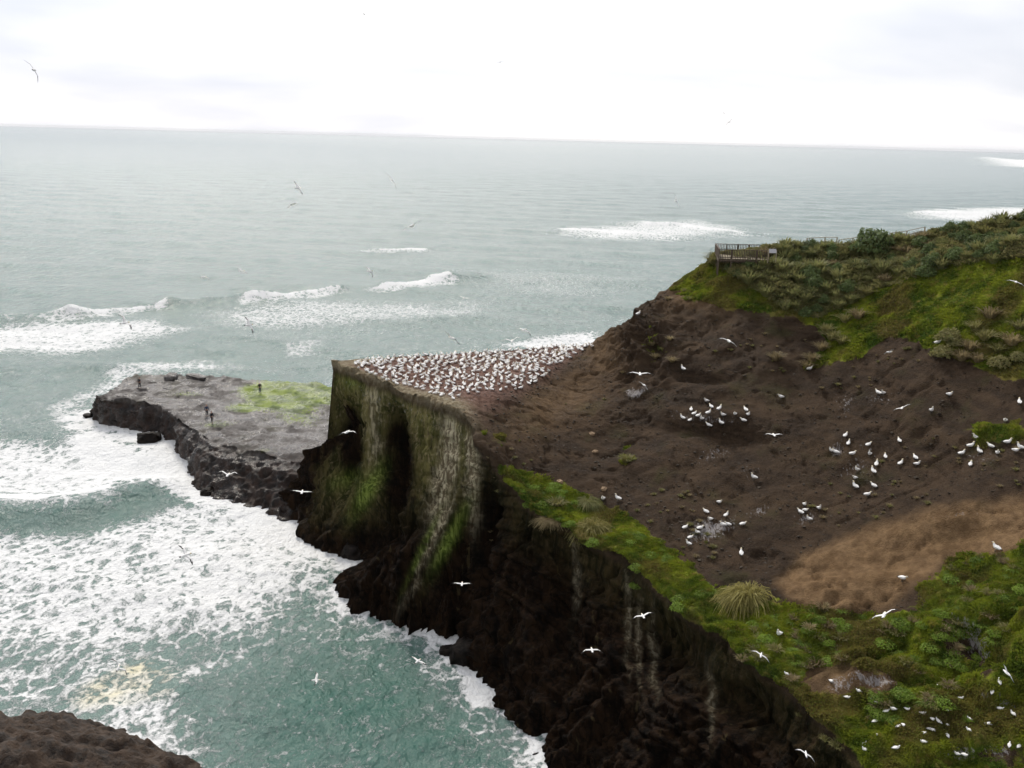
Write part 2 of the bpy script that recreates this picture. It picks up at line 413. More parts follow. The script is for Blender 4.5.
# --- paint (fixed to the surface)
PX, PYY, DEP = proj(P.reshape(-1, 3)); PX = PX.reshape(nu, nv); PYY = PYY.reshape(nu, nv)
X, Y, Z = P[..., 0], P[..., 1], P[..., 2]
wx = fbm(X * 0.5, Y * 0.5, Z * 0.5, 4, 81) * 9; wy = fbm(X * 0.5, Y * 0.5, Z * 0.5, 4, 83) * 7
QX, QY = PX + wx, PYY + wy
def Gq(cx, cy, rx, ry, ang=0):
    a = R(ang); x = (QX - cx) * math.cos(a) + (QY - cy) * math.sin(a); y = -(QX - cx) * math.sin(a) + (QY - cy) * math.cos(a)
    return np.exp(-((x / rx) ** 2 + (y / ry) ** 2))
ontop = sstep(-0.07, 0.0, VV) * hill
GR_UP = [(690, 262), (735, 276), (775, 300), (815, 318), (870, 282), (930, 262), (1200, 250), (1200, 385), (1000, 378), (940, 352), (890, 334), (850, 362), (805, 372), (825, 340), (800, 318), (745, 312), (700, 300), (672, 292)]
GR_TOP = [(706, 258), (745, 284), (775, 306), (815, 318), (850, 304), (900, 284), (950, 268), (1200, 250), (1200, 150), (706, 200)]
GR_LOW = [(498, 470), (545, 476), (585, 498), (625, 512), (655, 540), (690, 565), (712, 590), (770, 602), (830, 606), (885, 620), (925, 585), (960, 558), (1200, 520), (1200, 1200), (700, 1200), (850, 760), (760, 690), (680, 625), (600, 565), (520, 520)]
grass = np.maximum(softpoly(QX, QY, GR_UP, 7), softpoly(QX, QY, GR_LOW, 8))
scrub = softpoly(QX, QY, GR_TOP, 6)
grass = np.maximum(grass, scrub * 0.9)
grass = np.maximum(grass, Gq(1000, 433, 32, 10) * 1.1)
grass = np.maximum(grass, 0.75 * Gq(625, 457, 8, 10)); grass = np.maximum(grass, 0.6 * Gq(495, 440, 16, 8)); grass = np.maximum(grass, 0.6 * Gq(700, 272, 22, 14))
grass = np.maximum(grass, 0.45 * Gq(655, 345, 18, 14))
grass = grass * np.clip(1 - 1.3 * Gq(845, 680, 48, 15) - 1.1 * Gq(968, 655, 12, 34, -55) - 0.8 * Gq(905, 600, 26, 12) - 0.8 * Gq(1005, 755, 40, 14) - .5 * Gq(790, 590, 60, 10), 0, 1)
grass *= ontop
brown = softpoly(QX, QY, [(775, 585), (800, 558), (860, 532), (940, 508), (1200, 470), (1200, 530), (950, 560), (915, 590), (880, 612), (800, 605)], 9) * ontop
brown = np.maximum(brown, .8 * Gq(845, 680, 48, 15) * ontop); brown = np.maximum(brown, .55 * Gq(560, 400, 60, 25, -35) * ontop)
brown = np.maximum(brown, .6 * Gq(700, 295, 40, 14) * ontop)
brown = np.maximum(brown, 0.5 * Gq(600, 350, 20, 30) * ontop)
colony = (1 - hill) * sstep(-0.02, 0.03, VV) * (VV < 1.02)
tan = (1 - hill) * np.exp(-((VV - 0.02) / (0.05)) ** 2) * sstep(0.9, 1.3, UU) + (1 - hill) * sstep(1.9, 1.2, UU) * sstep(-0.06, 0.0, VV) * 0.9
tan = np.maximum(tan, 0.6 * Gq(455, 412, 16, 7) * sstep(-0.1, 0, VV))
wallp = np.maximum(sstep(-0.03, -0.09, VV), sstep(1.05, 1.2, VV))
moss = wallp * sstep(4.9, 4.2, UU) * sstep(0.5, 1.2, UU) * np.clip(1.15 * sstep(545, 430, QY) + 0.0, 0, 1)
moss *= 1 - np.clip(2.2 * G(398, 466, 15, 44) + 1.8 * G(352, 452, 11, 34) + G(486, 545, 10, 45), 0, 1)  # moss masked out of the hollows: near-black rock colour paints in their shade
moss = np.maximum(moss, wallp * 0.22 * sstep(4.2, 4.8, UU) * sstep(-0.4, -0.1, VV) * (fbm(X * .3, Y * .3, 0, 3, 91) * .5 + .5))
pale = wallp * np.clip(1.5 * Gq(446, 460, 9, 62, 8) + 1.3 * Gq(474, 455, 6, 50) + .5 * Gq(375, 440, 4, 30) + 0.8 * Gq(428, 550, 3.5, 45, 25) + 0.55 * Gq(375, 400, 8, 40) + .5 * Gq(628, 620, 3, 40) + .5 * Gq(640, 640, 2.5, 36) + .4 * Gq(575, 570, 3, 40) + .45 * Gq(655, 650, 3, 34) + .35 * Gq(712, 700, 3, 30), 0, 1)
algae = wallp * np.clip(1.1 * G(368, 490, 8, 26, 30) + 1.1 * G(450, 538, 6, 34, 28) + 0.9 * G(423, 548, 3, 34, 25) + 0.6 * G(345, 480, 8, 14, 60) + .7 * G(355, 380, 12, 8), 0, 1)
guano = np.zeros_like(X)
for (cx, cy, rx, ry, a, k) in [(705, 418, 45, 9, 5, .6), (710, 455, 30, 12, -12, .55), (750, 470, 16, 16, -60, .45), (835, 448, 10, 8, 0, .8), (862, 465, 35, 28, 0, .45), (712, 530, 34, 12, -15, .85), (760, 510, 18, 6, -25, .6),
                               (805, 520, 20, 10, 0, .6), (975, 640, 16, 34, -45, .95), (965, 625, 8, 25, -55, 1.0), (1000, 700, 14, 30, -40, .8), (870, 678, 30, 9, 5, .9), (840, 685, 20, 10, 0, .7), (960, 754, 16, 10, 0, 1.0), (1000, 752, 22, 7, 0, .8), (960, 515, 36, 5, -12, .5),
                               (637, 392, 14, 7, -35, .9), (880, 400, 22, 10, 0, .5), (985, 457, 36, 12, 0, .45), (590, 370, 14, 8, -30, .3), (845, 404, 12, 12, 0, .55), (480, 462, 20, 5, 0, .35)]:
    guano = np.maximum(guano, k * Gq(cx, cy, rx, ry, a))
guano *= ontop
guano = np.maximum(guano, colony * 0.42)
guano = np.maximum(guano, 0.45 * wallp * sstep(0.8, 1.5, UU) * sstep(4.8, 4, UU) * sstep(-0.35, -0.05, VV))
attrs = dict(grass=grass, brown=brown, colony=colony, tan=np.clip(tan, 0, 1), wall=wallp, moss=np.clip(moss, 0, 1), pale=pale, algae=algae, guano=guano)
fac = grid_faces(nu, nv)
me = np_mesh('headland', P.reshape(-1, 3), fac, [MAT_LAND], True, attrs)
headland = new_obj('headland', me, kind='structure')
HL_P, HL_U, HL_V, HL_G, HL_S = P, UU, VV, grass, scrub * ontop
def bvh_of(Pg):
    n = grid_faces(Pg.shape[0], Pg.shape[1])
    return BVHTree.FromPolygons(Pg.reshape(-1, 3).tolist(), n.tolist())
step = 2
BV = bvh_of(P[::step, ::step])

# ------------------------------------------------------------------ rock platform (ledge behind the stack)
def platform_material():
    m, nt, b = new_mat('wet_platform_rock')
    pos = world_pos(nt)
    n = NOISE(nt, pos, 0.35, 6, 0.65); f = NOISE(nt, pos, 2.5, 5, 0.65)
    c = MIX(nt, MR(nt, n, 0.35, 0.65, 0, 1), (0.045, 0.040, 0.037), (0.16, 0.148, 0.142))
    c = MIX(nt, MR(nt, f, 0.48, 0.62, 0, 0.85), c, (0.045, 0.034, 0.026))
    c = MIX(nt, MR(nt, NOISE(nt, pos, 0.12, 5, 0.65), 0.5, 0.65, 0, 0.6), c, (0.06, 0.055, 0.028))
    g = M(nt, 'ADD', ATT(nt, 'grass'), M(nt, 'MULTIPLY', M(nt, 'SUBTRACT', f, 0.5), 1.2))
    g = M(nt, 'MULTIPLY', MR(nt, g, 0.4, 0.7, 0, 1), MR(nt, ATT(nt, 'grass'), 0.02, 0.15, 0, 1))
    c = MIX(nt, g, c, MIX(nt, MR(nt, n, 0.4, 0.6, 0, 1), (0.07, 0.11, 0.014), (0.19, 0.25, 0.03)))
    wl = MIX(nt, MR(nt, NOISE(nt, MAP(nt, pos, (1, 1, 0.6)), 0.7, 6, 0.7), 0.35, 0.7, 0, 1), (0.004, 0.0026, 0.002), (0.040, 0.021, 0.013))
    c = MIX(nt, ATT(nt, 'wall'), c, wl)
    L(nt, c, b.inputs['Base Color'])
    L(nt, MR(nt, NOISE(nt, pos, 0.22, 5, 0.6), 0.46, 0.56, 0.22, 0.75), b.inputs['Roughness']); b.inputs['Specular IOR Level'].default_value = .4
    bump(nt, b, M(nt, 'ADD', f, NOISE(nt, pos, 7, 3, 0.6)), 0.7, 0.2)
    return m
MAT_PLAT = platform_material()
zt = 4.6
E2 = [(96, 397), (106, 398), (135, 402), (165, 410), (190, 428), (225, 446), (262, 455), (300, 463), (335, 472), (400, 500)]
B2 = [(91, 414), (106, 424), (140, 432), (165, 438), (190, 463), (205, 490), (250, 501), (300, 518), (340, 545), (420, 580)]
K2 = [(97, 396), (110, 391), (130, 379), (160, 375), (200, 377), (240, 380), (275, 381), (310, 384), (345, 390), (420, 400)]
E2 = np.array([PZ(a, b, zt) for a, b in E2]); B2 = np.array([PZ(a, b, 0) for a, b in B2]); K2 = np.array([PZ(a, b, zt) for a, b in K2])
t2 = resample([E2, B2, K2], 0.25)
e, bb, k = catmull(E2, t2), catmull(B2, t2), catmull(K2, t2)
n2 = len(t2)
w = np.linspace(-0.5, 1, 70, endpoint=False); s = np.linspace(0, 1, 130); q = np.linspace(0, 1, 16)[1:]
A = np.zeros((n2, 70, 3)); A[..., :2] = e[:, None, :2] + (bb - e)[:, None, :2] * ((1 - w) ** 1.0)[None, :, None]; A[..., 2] = w[None] * e[:, None, 2]
T = e[:, None] + (k - e)[:, None] * s[None, :, None]
T[..., 2] = zt
Bk = k[:, None] + np.array([-0.5, 2.5, -9.0])[None, None] * q[None, :, None]
PP = np.concatenate([A, T, Bk], 1)
V2 = np.concatenate([w - 1, s, 1 + q])[None].repeat(n2, 0)
x, y, z = PP[..., 0], PP[..., 1], PP[..., 2]
n_ = grid_normals(PP)
if n_[n2 // 2, 130, 2] < 0: n_ = -n_
ww = (V2 < 0)
d2 = ww * (fbm(x * .25, y * .25, z * .25, 4, 101) * 1.3 + fbm(x * .7, y * .7, z * .5, 5, 103, ridged=True) * 0.9) * np.clip(-V2 * 3, 0.1, 1)
d2 += (V2 >= 0) * (V2 <= 1) * (-.3 * sstep(.6, .9, fbm(x * .18, y * .3, 0, 4, 106, ridged=True)) + fbm(x * .12, y * .12, 0, 5, 105) * 0.35 + fbm(x * .5, y * .5, 0, 5, 107, ridged=True) * 0.35)
rim = np.exp(-((V2 - 1) / 0.05) ** 2) * np.clip(fbm(x * 0.3, y * 0.3, 0, 4, 109), -0.1, 1) * 1.3
rim += np.exp(-(V2 / 0.05) ** 2) * fbm(x * 0.3, y * 0.3, 0, 4, 110) * .8
hn2 = n_.copy(); hn2[..., 2] = 0; PP += hn2 * (np.exp(-(V2 / 0.1) ** 2) * fbm(x * 0.2, y * 0.2, 0, 6, 112, gain=.62) * 5.0)[..., None]
PP = PP + n_ * d2[..., None]; PP[..., 2] += rim
px2, py2, _ = proj(PP.reshape(-1, 3)); px2 = px2.reshape(x.shape) + fbm(x * .2, y * .2, 0, 4, 111) * 7; py2 = py2.reshape(x.shape) + fbm(x * .2, y * .2, 0, 4, 113) * 3
def g2(cx, cy, rx, ry): return np.exp(-((px2 - cx) / rx) ** 2 - ((py2 - cy) / ry) ** 2)
gr2 = np.clip(1.9 * g2(288, 393, 44, 12) + .9 * g2(320, 393, 30, 7) + .55 * g2(185, 394, 26, 5) + .7 * g2(240, 408, 24, 5) + .55 * g2(215, 424, 26, 7) + .55 * g2(300, 418, 40, 14) + .6 * g2(265, 450, 20, 5) + .35 * g2(160, 380, 30, 4), 0, 1) * sstep(-0.1, 0, V2)
wl2 = np.maximum(sstep(-0.0, -0.12, V2), 0)
wl2 = np.maximum(wl2, sstep(0.22, 0.0, V2) * sstep(2.5, 6, t2)[:, None] * 0.75)
me = np_mesh('rock_platform', PP.reshape(-1, 3), grid_faces(*PP.shape[:2]), [MAT_PLAT], True, dict(grass=gr2, wall=wl2))
platform = new_obj('rock_platform', me, kind='structure')
BV2 = bvh_of(PP)

# ------------------------------------------------------------------ near rock at lower left
cxy = PZ(-42, 818, 3)
gx = np.linspace(-24, 24, 200); gy = np.linspace(-20, 20, 170)
gxx, gyy = np.meshgrid(gx, gy, indexing='ij')
rr = np.sqrt((gxx / 20.5) ** 2 + ((gyy + gxx * 0.12) / 14.5) ** 2) + fbm(gxx * .12, gyy * .12, 0, 4, 121) * 0.12
hz = 6.2 * (1 - np.clip(rr, 0, 2) ** 2.4) + fbm(gxx * .3, gyy * .3, 0, 6, 123, gain=.6, ridged=True) * 1.1 + fbm(gxx * .9, gyy * .9, 0, 5, 125, gain=.65) * 0.7
hz = np.maximum(hz, -2.5)
Pn = np.stack([gxx + cxy[0], gyy + cxy[1], hz], -1)
def near_rock_material():
    m, nt, b = new_mat('near_rock'); pos = world_pos(nt)
    n = NOISE(nt, pos, 0.8, 7, 0.7); f = NOISE(nt, pos, 4, 5, 0.65)
    c = MIX(nt, MR(nt, n, 0.35, 0.65, 0, 1), (0.012, 0.0065, 0.0032), (0.052, 0.028, 0.013))
    c = MIX(nt, MR(nt, f, 0.5, 0.7, 0, .5), c, (0.085, 0.055, 0.035))
    L(nt, c, b.inputs['Base Color']); b.inputs['Roughness'].default_value = 0.8
    bump(nt, b, M(nt, 'ADD', n, f), 0.8, 0.3); return m
MAT_NROCK = near_rock_material()
me = np_mesh('shore_rock', Pn.reshape(-1, 3), grid_faces(*Pn.shape[:2]), [MAT_NROCK], True)
new_obj('shore_rock', me, kind='structure')

# ------------------------------------------------------------------ sea
def sea_material():
    m, nt, b = new_mat('sea_water')
    pos = world_pos(nt)
    stretch = MAP(nt, pos, (0.95, 0.72, 1), (0, 0, R(12)))
    # colour
    big = NOISE(nt, MAP(nt, pos, (0.6, 1.6, 1), (0, 0, R(8))), 0.012, 4, 0.6, 0.3)
    murk = ATT(nt, 'murk')
    c = MIX(nt, murk, (0.004, 0.082, 0.057), (0.130, 0.200, 0.182))
    c = MIX(nt, MR(nt, big, 0.35, 0.65, 0, 0.45), c, (0.15, 0.21, 0.19))
    c = MIX(nt, MR(nt, NOISE(nt, stretch, 0.25, 5, 0.6, 0.4), 0.35, 0.7, 0, 0.28), c, (0.02, 0.15, 0.11))
    # foam: churned lace
    fa = NOISE(nt, stretch, 0.75, 10, 0.76, 1.3)
    fb = NOISE(nt, MAP(nt, pos, (1.1, 0.75, 1)), 2.3, 8, 0.75, 1.2)
    cell = nt.nodes.new('ShaderNodeTexVoronoi'); cell.feature = 'DISTANCE_TO_EDGE'; cell.inputs['Scale'].default_value = 0.55
    wv = nt.nodes.new('ShaderNodeVectorMath'); wv.operation = 'ADD'
    wn = nt.nodes.new('ShaderNodeTexNoise'); wn.inputs['Scale'].default_value = 0.7; wn.inputs['Detail'].default_value = 5
    L(nt, stretch, wn.inputs['Vector'])
    sc = nt.nodes.new('ShaderNodeVectorMath'); sc.operation = 'SCALE'; sc.inputs['Scale'].default_value = 3.2; L(nt, wn.outputs['Color'], sc.inputs[0])
    L(nt, stretch, wv.inputs[0]); L(nt, sc.outputs[0], wv.inputs[1]); L(nt, wv.outputs[0], cell.inputs['Vector'])
    lace = MR(nt, cell.outputs['Distance'], 0.0, 0.30, 0.30, -0.22)
    pat = M(nt, 'ADD', M(nt, 'MULTIPLY', M(nt, 'SUBTRACT', fa, 0.5), 1.7), M(nt, 'MULTIPLY', M(nt, 'SUBTRACT', fb, 0.5), 1.3))
    pat = M(nt, 'ADD', pat, M(nt, 'MULTIPLY', lace, 0.75))
    f = ATT(nt, 'foam')
    v = M(nt, 'ADD', f, pat)
    mask = MR(nt, v, 0.42, 0.86, 0, 1)
    mask = M(nt, 'MULTIPLY', mask, MR(nt, f, 0.02, 0.22, 0, 1))
    solid = MR(nt, M(nt, 'ADD', f, M(nt, 'MULTIPLY', pat, 0.65)), 0.98, 1.3, 0, 1)
    mask = M(nt, 'MAXIMUM', mask, solid)
    # aerated water around foam
    c = MIX(nt, MR(nt, f, 0.1, 0.8, 0, 0.6), c, (0.20, 0.29, 0.26))
    fcol = MIX(nt, ATT(nt, 'scum'), (0.80, 0.81, 0.81), (0.74, 0.69, 0.50))
    c = MIX(nt, mask, c, fcol)
    L(nt, c, b.inputs['Base Color'])
    L(nt, MR(nt, mask, 0, 1, 0.16, 0.9), b.inputs['Roughness'])
    b.inputs['IOR'].default_value = 1.333
    h = M(nt, 'ADD', M(nt, 'MULTIPLY', NOISE(nt, stretch, 0.35, 6, 0.6, 0.3), 1.2), M(nt, 'MULTIPLY', NOISE(nt, stretch, 1.6, 5, 0.6, 0.3), 0.45))
    h = M(nt, 'ADD', h, M(nt, 'MULTIPLY', mask, 0.10))
    bump(nt, b, h, 0.9, 1.0)
    return m
MAT_SEA = sea_material()
ang = np.radians(np.linspace(-62, 62, 900))
t = np.linspace(0, 1, 1500)
rad = 18 * np.exp(t ** 1.25 * math.log(60000 / 18))
AA, RR = np.meshgrid(ang, rad, indexing='ij')
SX, SY = np.sin(AA) * RR, np.cos(AA) * RR
SZ = np.zeros_like(SX)
fade = sstep(2500, 500, RR)
def swell(wl, amp, deg, ph, warp=0.25):
    a = R(deg); k = 2 * math.pi / wl
    p = (SX * math.sin(a) + SY * math.cos(a)) * k + fbm(SX / wl * .35, SY / wl * .35, 0, 2, int(wl)) * 2 * math.pi * warp + ph
    return amp * ((0.5 + 0.5 * np.cos(p)) ** 1.6 * 2 - 1)
SZ += (swell(44, .30, 12, 0) + swell(27, .16, -8, 1) + swell(13, .10, 22, 2) + fbm(SX * .09, SY * .14, 0, 4, 131) * .40) * fade
SZ += fbm(SX * .5, SY * .7, 0, 3, 133) * .12 * sstep(350, 120, RR)
PXs, PYs, _ = proj(np.stack([SX, SY, np.zeros_like(SX)], -1).reshape(-1, 3)); PXs = PXs.reshape(SX.shape); PYs = PYs.reshape(SX.shape)
front = (SY > 0)
foam = np.zeros_like(SX); scum = np.zeros_like(SX)
def w2(pts): return [tuple(PZ(a, b, 0)[:2]) for a, b in pts]
WX = SX + fbm(SX * .06, SY * .06, 0, 4, 141) * 4 * np.clip(RR / 150, .5, 6); WY = SY + fbm(SX * .06, SY * .06, 0, 4, 143) * 4 * np.clip(RR / 150, .5, 6)
def patch(pts, soft, k):
    global foam
    foam = np.maximum(foam, k * softpoly(WX, WY, w2(pts), soft))
def crest(pts, wid, amp, k, kfoam_front=6):
    """breaking crest: real ridge with foam spilling on the side towards the shore"""
    global foam, SZ
    q = w2(pts); xs, ys = np.array(q).T
    cm = (SX > xs.min() - 60) & (SX < xs.max() + 60) & (SY > ys.min() - 60) & (SY < ys.max() + 60)
    sx, sy = SX[cm], SY[cm]
    ux, uy = sx + fbm(sx * .05, sy * .05, 0, 3, 151) * wid * 1.6, sy + fbm(sx * .05, sy * .05, 0, 3, 153) * wid * 1.6
    d = polydist(ux, uy, q); hv_ = .75 + .5 * fbm(sx * .06, sy * .06, 0, 3, 159)
    SZ[cm] += amp * hv_ * np.exp(-(d / (wid * 1.2)) ** 2)
    if k > 0:
        vx, vy = fbm(sx * .22, sy * .22, 0, 5, 155, gain=.65) * wid * 1.3, fbm(sx * .22, sy * .22, 0, 5, 157, gain=.65) * wid * 1.3
        d2 = polydist(ux + vx, uy + vy + wid * .55, q)
        wv_ = wid * (.75 + .7 * fbm(sx * .045, sy * .045, 0, 3, 163))
        f_ = k * sstep(wv_ * 1.3, wv_ * .3, d2)
        d3 = polydist(ux + vx * 2, uy + vy * 2 + wid * 2.2, q)
        f_ = np.maximum(f_, k * .55 * sstep(wid * 3.2, wid * .5, d3))
        foam[cm] = np.maximum(foam[cm], f_)
# breakers offshore
crest([(-60, 326), (0, 322), (70, 317)], 3.5, 1.2, .5)
crest([(70, 317), (110, 312), (150, 306), (166, 303)], 2.2, 1.7, 1.15)
patch([(-80, 335), (0, 327), (60, 322), (150, 320), (190, 328), (150, 338), (90, 348), (0, 356), (-80, 360)], 9, .88)
crest([(166, 303), (210, 301), (250, 300)], 4, 1.4, .30)
crest([(252, 301), (280, 298), (305, 293), (334, 289)], 2.3, 1.8, 1.2)
patch([(190, 312), (240, 304), (340, 298), (430, 302), (500, 300), (480, 316), (380, 322), (280, 330), (200, 322)], 14, .58)
patch([(230, 330), (330, 322), (420, 325), (400, 335), (300, 345), (180, 345)], 14, .33)
patch([(285, 343), (320, 338), (335, 350), (300, 355)], 5, .62)
crest([(384, 287), (410, 284), (444, 278)], 2.5, 1.9, 1.2)
crest([(444, 278), (480, 276)], 5, 1.5, 0)
crest([(372, 250), (395, 250), (421, 250)], 2.6, 1.3, 1.0)
patch([(450, 270), (520, 268), (640, 280), (620, 300), (500, 296)], 22, .40)
patch([(560, 232), (620, 222), (700, 220), (750, 232), (680, 240), (600, 240)], 26, .72)
crest([(575, 230), (620, 232), (660, 235)], 8, 1.6, 1.15)
crest([(640, 224), (690, 226), (730, 231)], 8, 1.4, 1.0)
patch([(905, 212), (960, 208), (1060, 206), (1100, 218), (1000, 222), (930, 219)], 40, .9)
crest([(925, 212), (1000, 214), (1060, 213)], 12, 1.8, 1.1)
patch([(500, 345), (540, 338), (600, 332), (600, 345), (540, 350)], 5, .9)
q = [tuple(v[:2]) for v in B2[:-1]]; dd = polydist(SX + fbm(SX * .2, SY * .2, 0, 4, 167) * 4, SY + fbm(SX * .2, SY * .2, 0, 4, 168) * 4, q); foam = np.maximum(foam, 1.15 * sstep(9, 1.5, dd))
# surf far down the beach on the right
patch([(985, 157), (1005, 159), (1100, 164), (1100, 172), (1010, 166)], 260, 1.3)
# around the platform tip
patch([(60, 400), (95, 375), (140, 362), (215, 360), (260, 366), (180, 372), (125, 378), (100, 400), (92, 425), (60, 430)], 6, .72)
patch([(40, 400), (90, 380), (120, 390), (90, 440), (110, 470), (30, 480)], 9, .45)
patch([(85, 428), (115, 424), (150, 446), (190, 455), (205, 492), (150, 500), (100, 488), (60, 450)], 5, 1.12)
patch([(-60, 440), (60, 440), (110, 450), (190, 470), (200, 492), (140, 490), (60, 505), (-60, 500)], 6, .88)
crest([(-60, 512), (0, 515), (60, 510), (110, 497), (150, 490)], 3.5, 1.6, 0)
crest([(-60, 494), (0, 500), (60, 499), (105, 490)], 2.6, .6, 1.15)
# bay
patch([(-80, 532), (60, 530), (150, 505), (215, 490), (300, 515), (345, 545), (360, 590), (300, 606), (262, 632), (215, 640), (120, 650), (-80, 640)], 7, .78)
patch([(120, 540), (200, 510), (290, 525), (335, 560), (300, 590), (235, 625), (190, 618), (150, 585)], 6, .90)
patch([(200, 490), (260, 500), (320, 518), (352, 556), (335, 575), (250, 540)], 3, 1.15)
patch([(-80, 600), (100, 600), (200, 640), (150, 690), (60, 720), (-80, 715)], 8, .56)
patch([(255, 636), (292, 622), (296, 627), (230, 655), (150, 695), (128, 690), (190, 655)], 2.6, .74)
patch([(30, 700), (110, 650), (165, 665), (200, 720), (240, 800), (60, 800)], 4, .62)
patch([(330, 560), (352, 566), (366, 600), (430, 626), (470, 640), (455, 660), (480, 690), (520, 715), (575, 775), (530, 780), (500, 720), (450, 668), (370, 628), (330, 600)], 3, .74)
q = w2([(352, 566), (364, 604), (430, 628), (466, 640), (470, 668), (520, 718), (575, 778)])
dd = polydist(WX + fbm(SX * .4, SY * .4, 0, 4, 171) * 3, WY + fbm(SX * .4, SY * .4, 0, 4, 172) * 3, q); foam = np.maximum(foam, (1.15 + .5 * fbm(SX * .15, SY * .15, 0, 3, 173)) * sstep(3.6, .6, dd)); foam = np.maximum(foam, .55 * sstep(9, 2, dd))
patch([(440, 628), (470, 618), (476, 650), (450, 645)], 1.6, 1.2)
patch([(510, 715), (545, 735), (555, 760), (525, 745)], 1.6, 1.1)
q = w2([(60, 735), (110, 735), (150, 752), (185, 775)]); dd = polydist(WX, WY, q); foam = np.maximum(foam, .95 * sstep(3.2, .6, dd))
foam = np.maximum(foam, np.clip(.27 + .35 * fbm(SX * .03, SY * .04, 0, 4, 161), 0, .5) * sstep(420, 100, RR))
bd = softpoly(WX, WY, w2([(-80, 512), (0, 517), (60, 517), (110, 503), (150, 492), (170, 498), (125, 520), (60, 533), (-80, 542)]), 3.5); foam *= 1 - .75 * bd
sc_ = softpoly(WX, WY, w2([(68, 690), (90, 676), (130, 658), (165, 668), (165, 692), (120, 696), (80, 700)]), 1.6)
sc_ = sc_ * np.clip(.75 + fbm(SX * .5, SY * .6, 0, 5, 165) * .9, 0, 1.1); scum = np.maximum(scum, sc_); foam = np.maximum(foam, sc_ * .80)
cl_ = w2([(300, 640), (360, 620), (450, 660), (530, 780), (230, 800), (235, 690)])
murk = 1 - .9 * softpoly(WX, WY, cl_, 12)
murk = np.minimum(murk, 1 - .5 * softpoly(WX, WY, w2([(-80, 500), (60, 515), (130, 495), (160, 500), (60, 535), (-80, 540)]), 5))
SP = np.stack([SX, SY, SZ], -1)
me = np_mesh('sea', SP.reshape(-1, 3), grid_faces(*SX.shape)[:, ::-1], [MAT_SEA], True, dict(foam=foam, scum=scum, murk=murk))
sea = new_obj('sea', me, kind='structure')

# ------------------------------------------------------------------ placing helpers
STN = []
rng = random.Random(7); nr = np.random.default_rng(7)
def hit(px, py, bv=None):
    d = Vector(ray(px, py)); best = None
    for b in ([bv] if bv else (BV, BV2)):
        h = b.ray_cast(Vector(C_), d)
        if h[0] is not None and (best is None or h[3] < best[3]): best = h
    return best
def ground(x, y, z0=80):
    h = BV.ray_cast(Vector((x, y, z0)), Vector((0, 0, -1)))
    return h
def tag(o, label, cat, group=None, kind=None):
    o['label'] = label; o['category'] = cat
    if group: o['group'] = group
    if kind: o['kind'] = kind
    return o
def empty(name, loc, rz=0, label=None, cat=None, group=None):
    o = bpy.data.objects.new(name, None); COL.objects.link(o); o.location = loc; o.rotation_euler = (0, 0, rz); o.empty_display_size = 0.3
    if label: tag(o, label, cat, group)
    return o
class MB:
    def __init__(s): s.v = []; s.f = []; s.m = []
    def quadbox(s, c, sx, sy, sz, ax=(1, 0, 0), ay=(0, 1, 0), az=(0, 0, 1), mi=0):
        c, ax, ay, az = map(Vector, (c, ax, ay, az)); n = len(s.v)
        for k in (-1, 1):
            for j in (-1, 1):
                for i in (-1, 1): s.v.append(c + ax * i * sx / 2 + ay * j * sy / 2 + az * k * sz / 2)
        for f in ((0, 2, 3, 1), (4, 5, 7, 6), (0, 1, 5, 4), (2, 6, 7, 3), (0, 4, 6, 2), (1, 3, 7, 5)):
            s.f.append([n + i for i in f]); s.m.append(mi)
    def bar(s, a, b, wd, ht, mi=0):
        a, b = Vector(a), Vector(b); d = (b - a); l = d.length; d.normalize()
        up = Vector((0, 0, 1)) if abs(d.z) < .9 else Vector((0, 1, 0))
        sd = d.cross(up).normalized(); u2 = sd.cross(d)
        s.quadbox((a + b) / 2, l, wd, ht, d, sd, u2, mi)
    def loft(s, pts, radii, seg=8, mats=None, flat=None, caps=True):
        """pts list of Vector, radii list of (r_side, r_up)"""
        n0 = len(s.v); pts = [Vector(p) for p in pts]
        for i, p in enumerate(pts):
            t = (pts[min(i + 1, len(pts) - 1)] - pts[max(i - 1, 0)]).normalized()
            ref = Vector((0, 1, 0)) if flat is None else Vector(flat)
            sd = (ref - t * ref.dot(t)).normalized(); up = t.cross(sd)
            for k in range(seg):
                a = 2 * math.pi * k / seg
                s.v.append(p + sd * math.cos(a) * radii[i][0] + up * math.sin(a) * radii[i][1])
        for i in range(len(pts) - 1):
            for k in range(seg):
                a = n0 + i * seg + k; b = n0 + i * seg + (k + 1) % seg
                s.f.append([a, b, b + seg, a + seg]); s.m.append(mats[i] if mats else 0)
        if caps:
            s.f.append([n0 + k for k in range(seg)][::-1]); s.m.append(mats[0] if mats else 0)
            s.f.append([n0 + (len(pts) - 1) * seg + k for k in range(seg)]); s.m.append(mats[-1] if mats else 0)
    def mesh(s, name, mats, smooth=True):
        me = bpy.data.meshes.new(name); me.from_pydata([tuple(v) for v in s.v], [], s.f)
        for m in mats: me.materials.append(m)
        for p, mi in zip(me.polygons, s.m): p.material_index = mi; p.use_smooth = smooth
        me.update(); return me
    def obj(s, name, mats, parent=None, smooth=True): return new_obj(name, s.mesh(name, mats, smooth), parent)

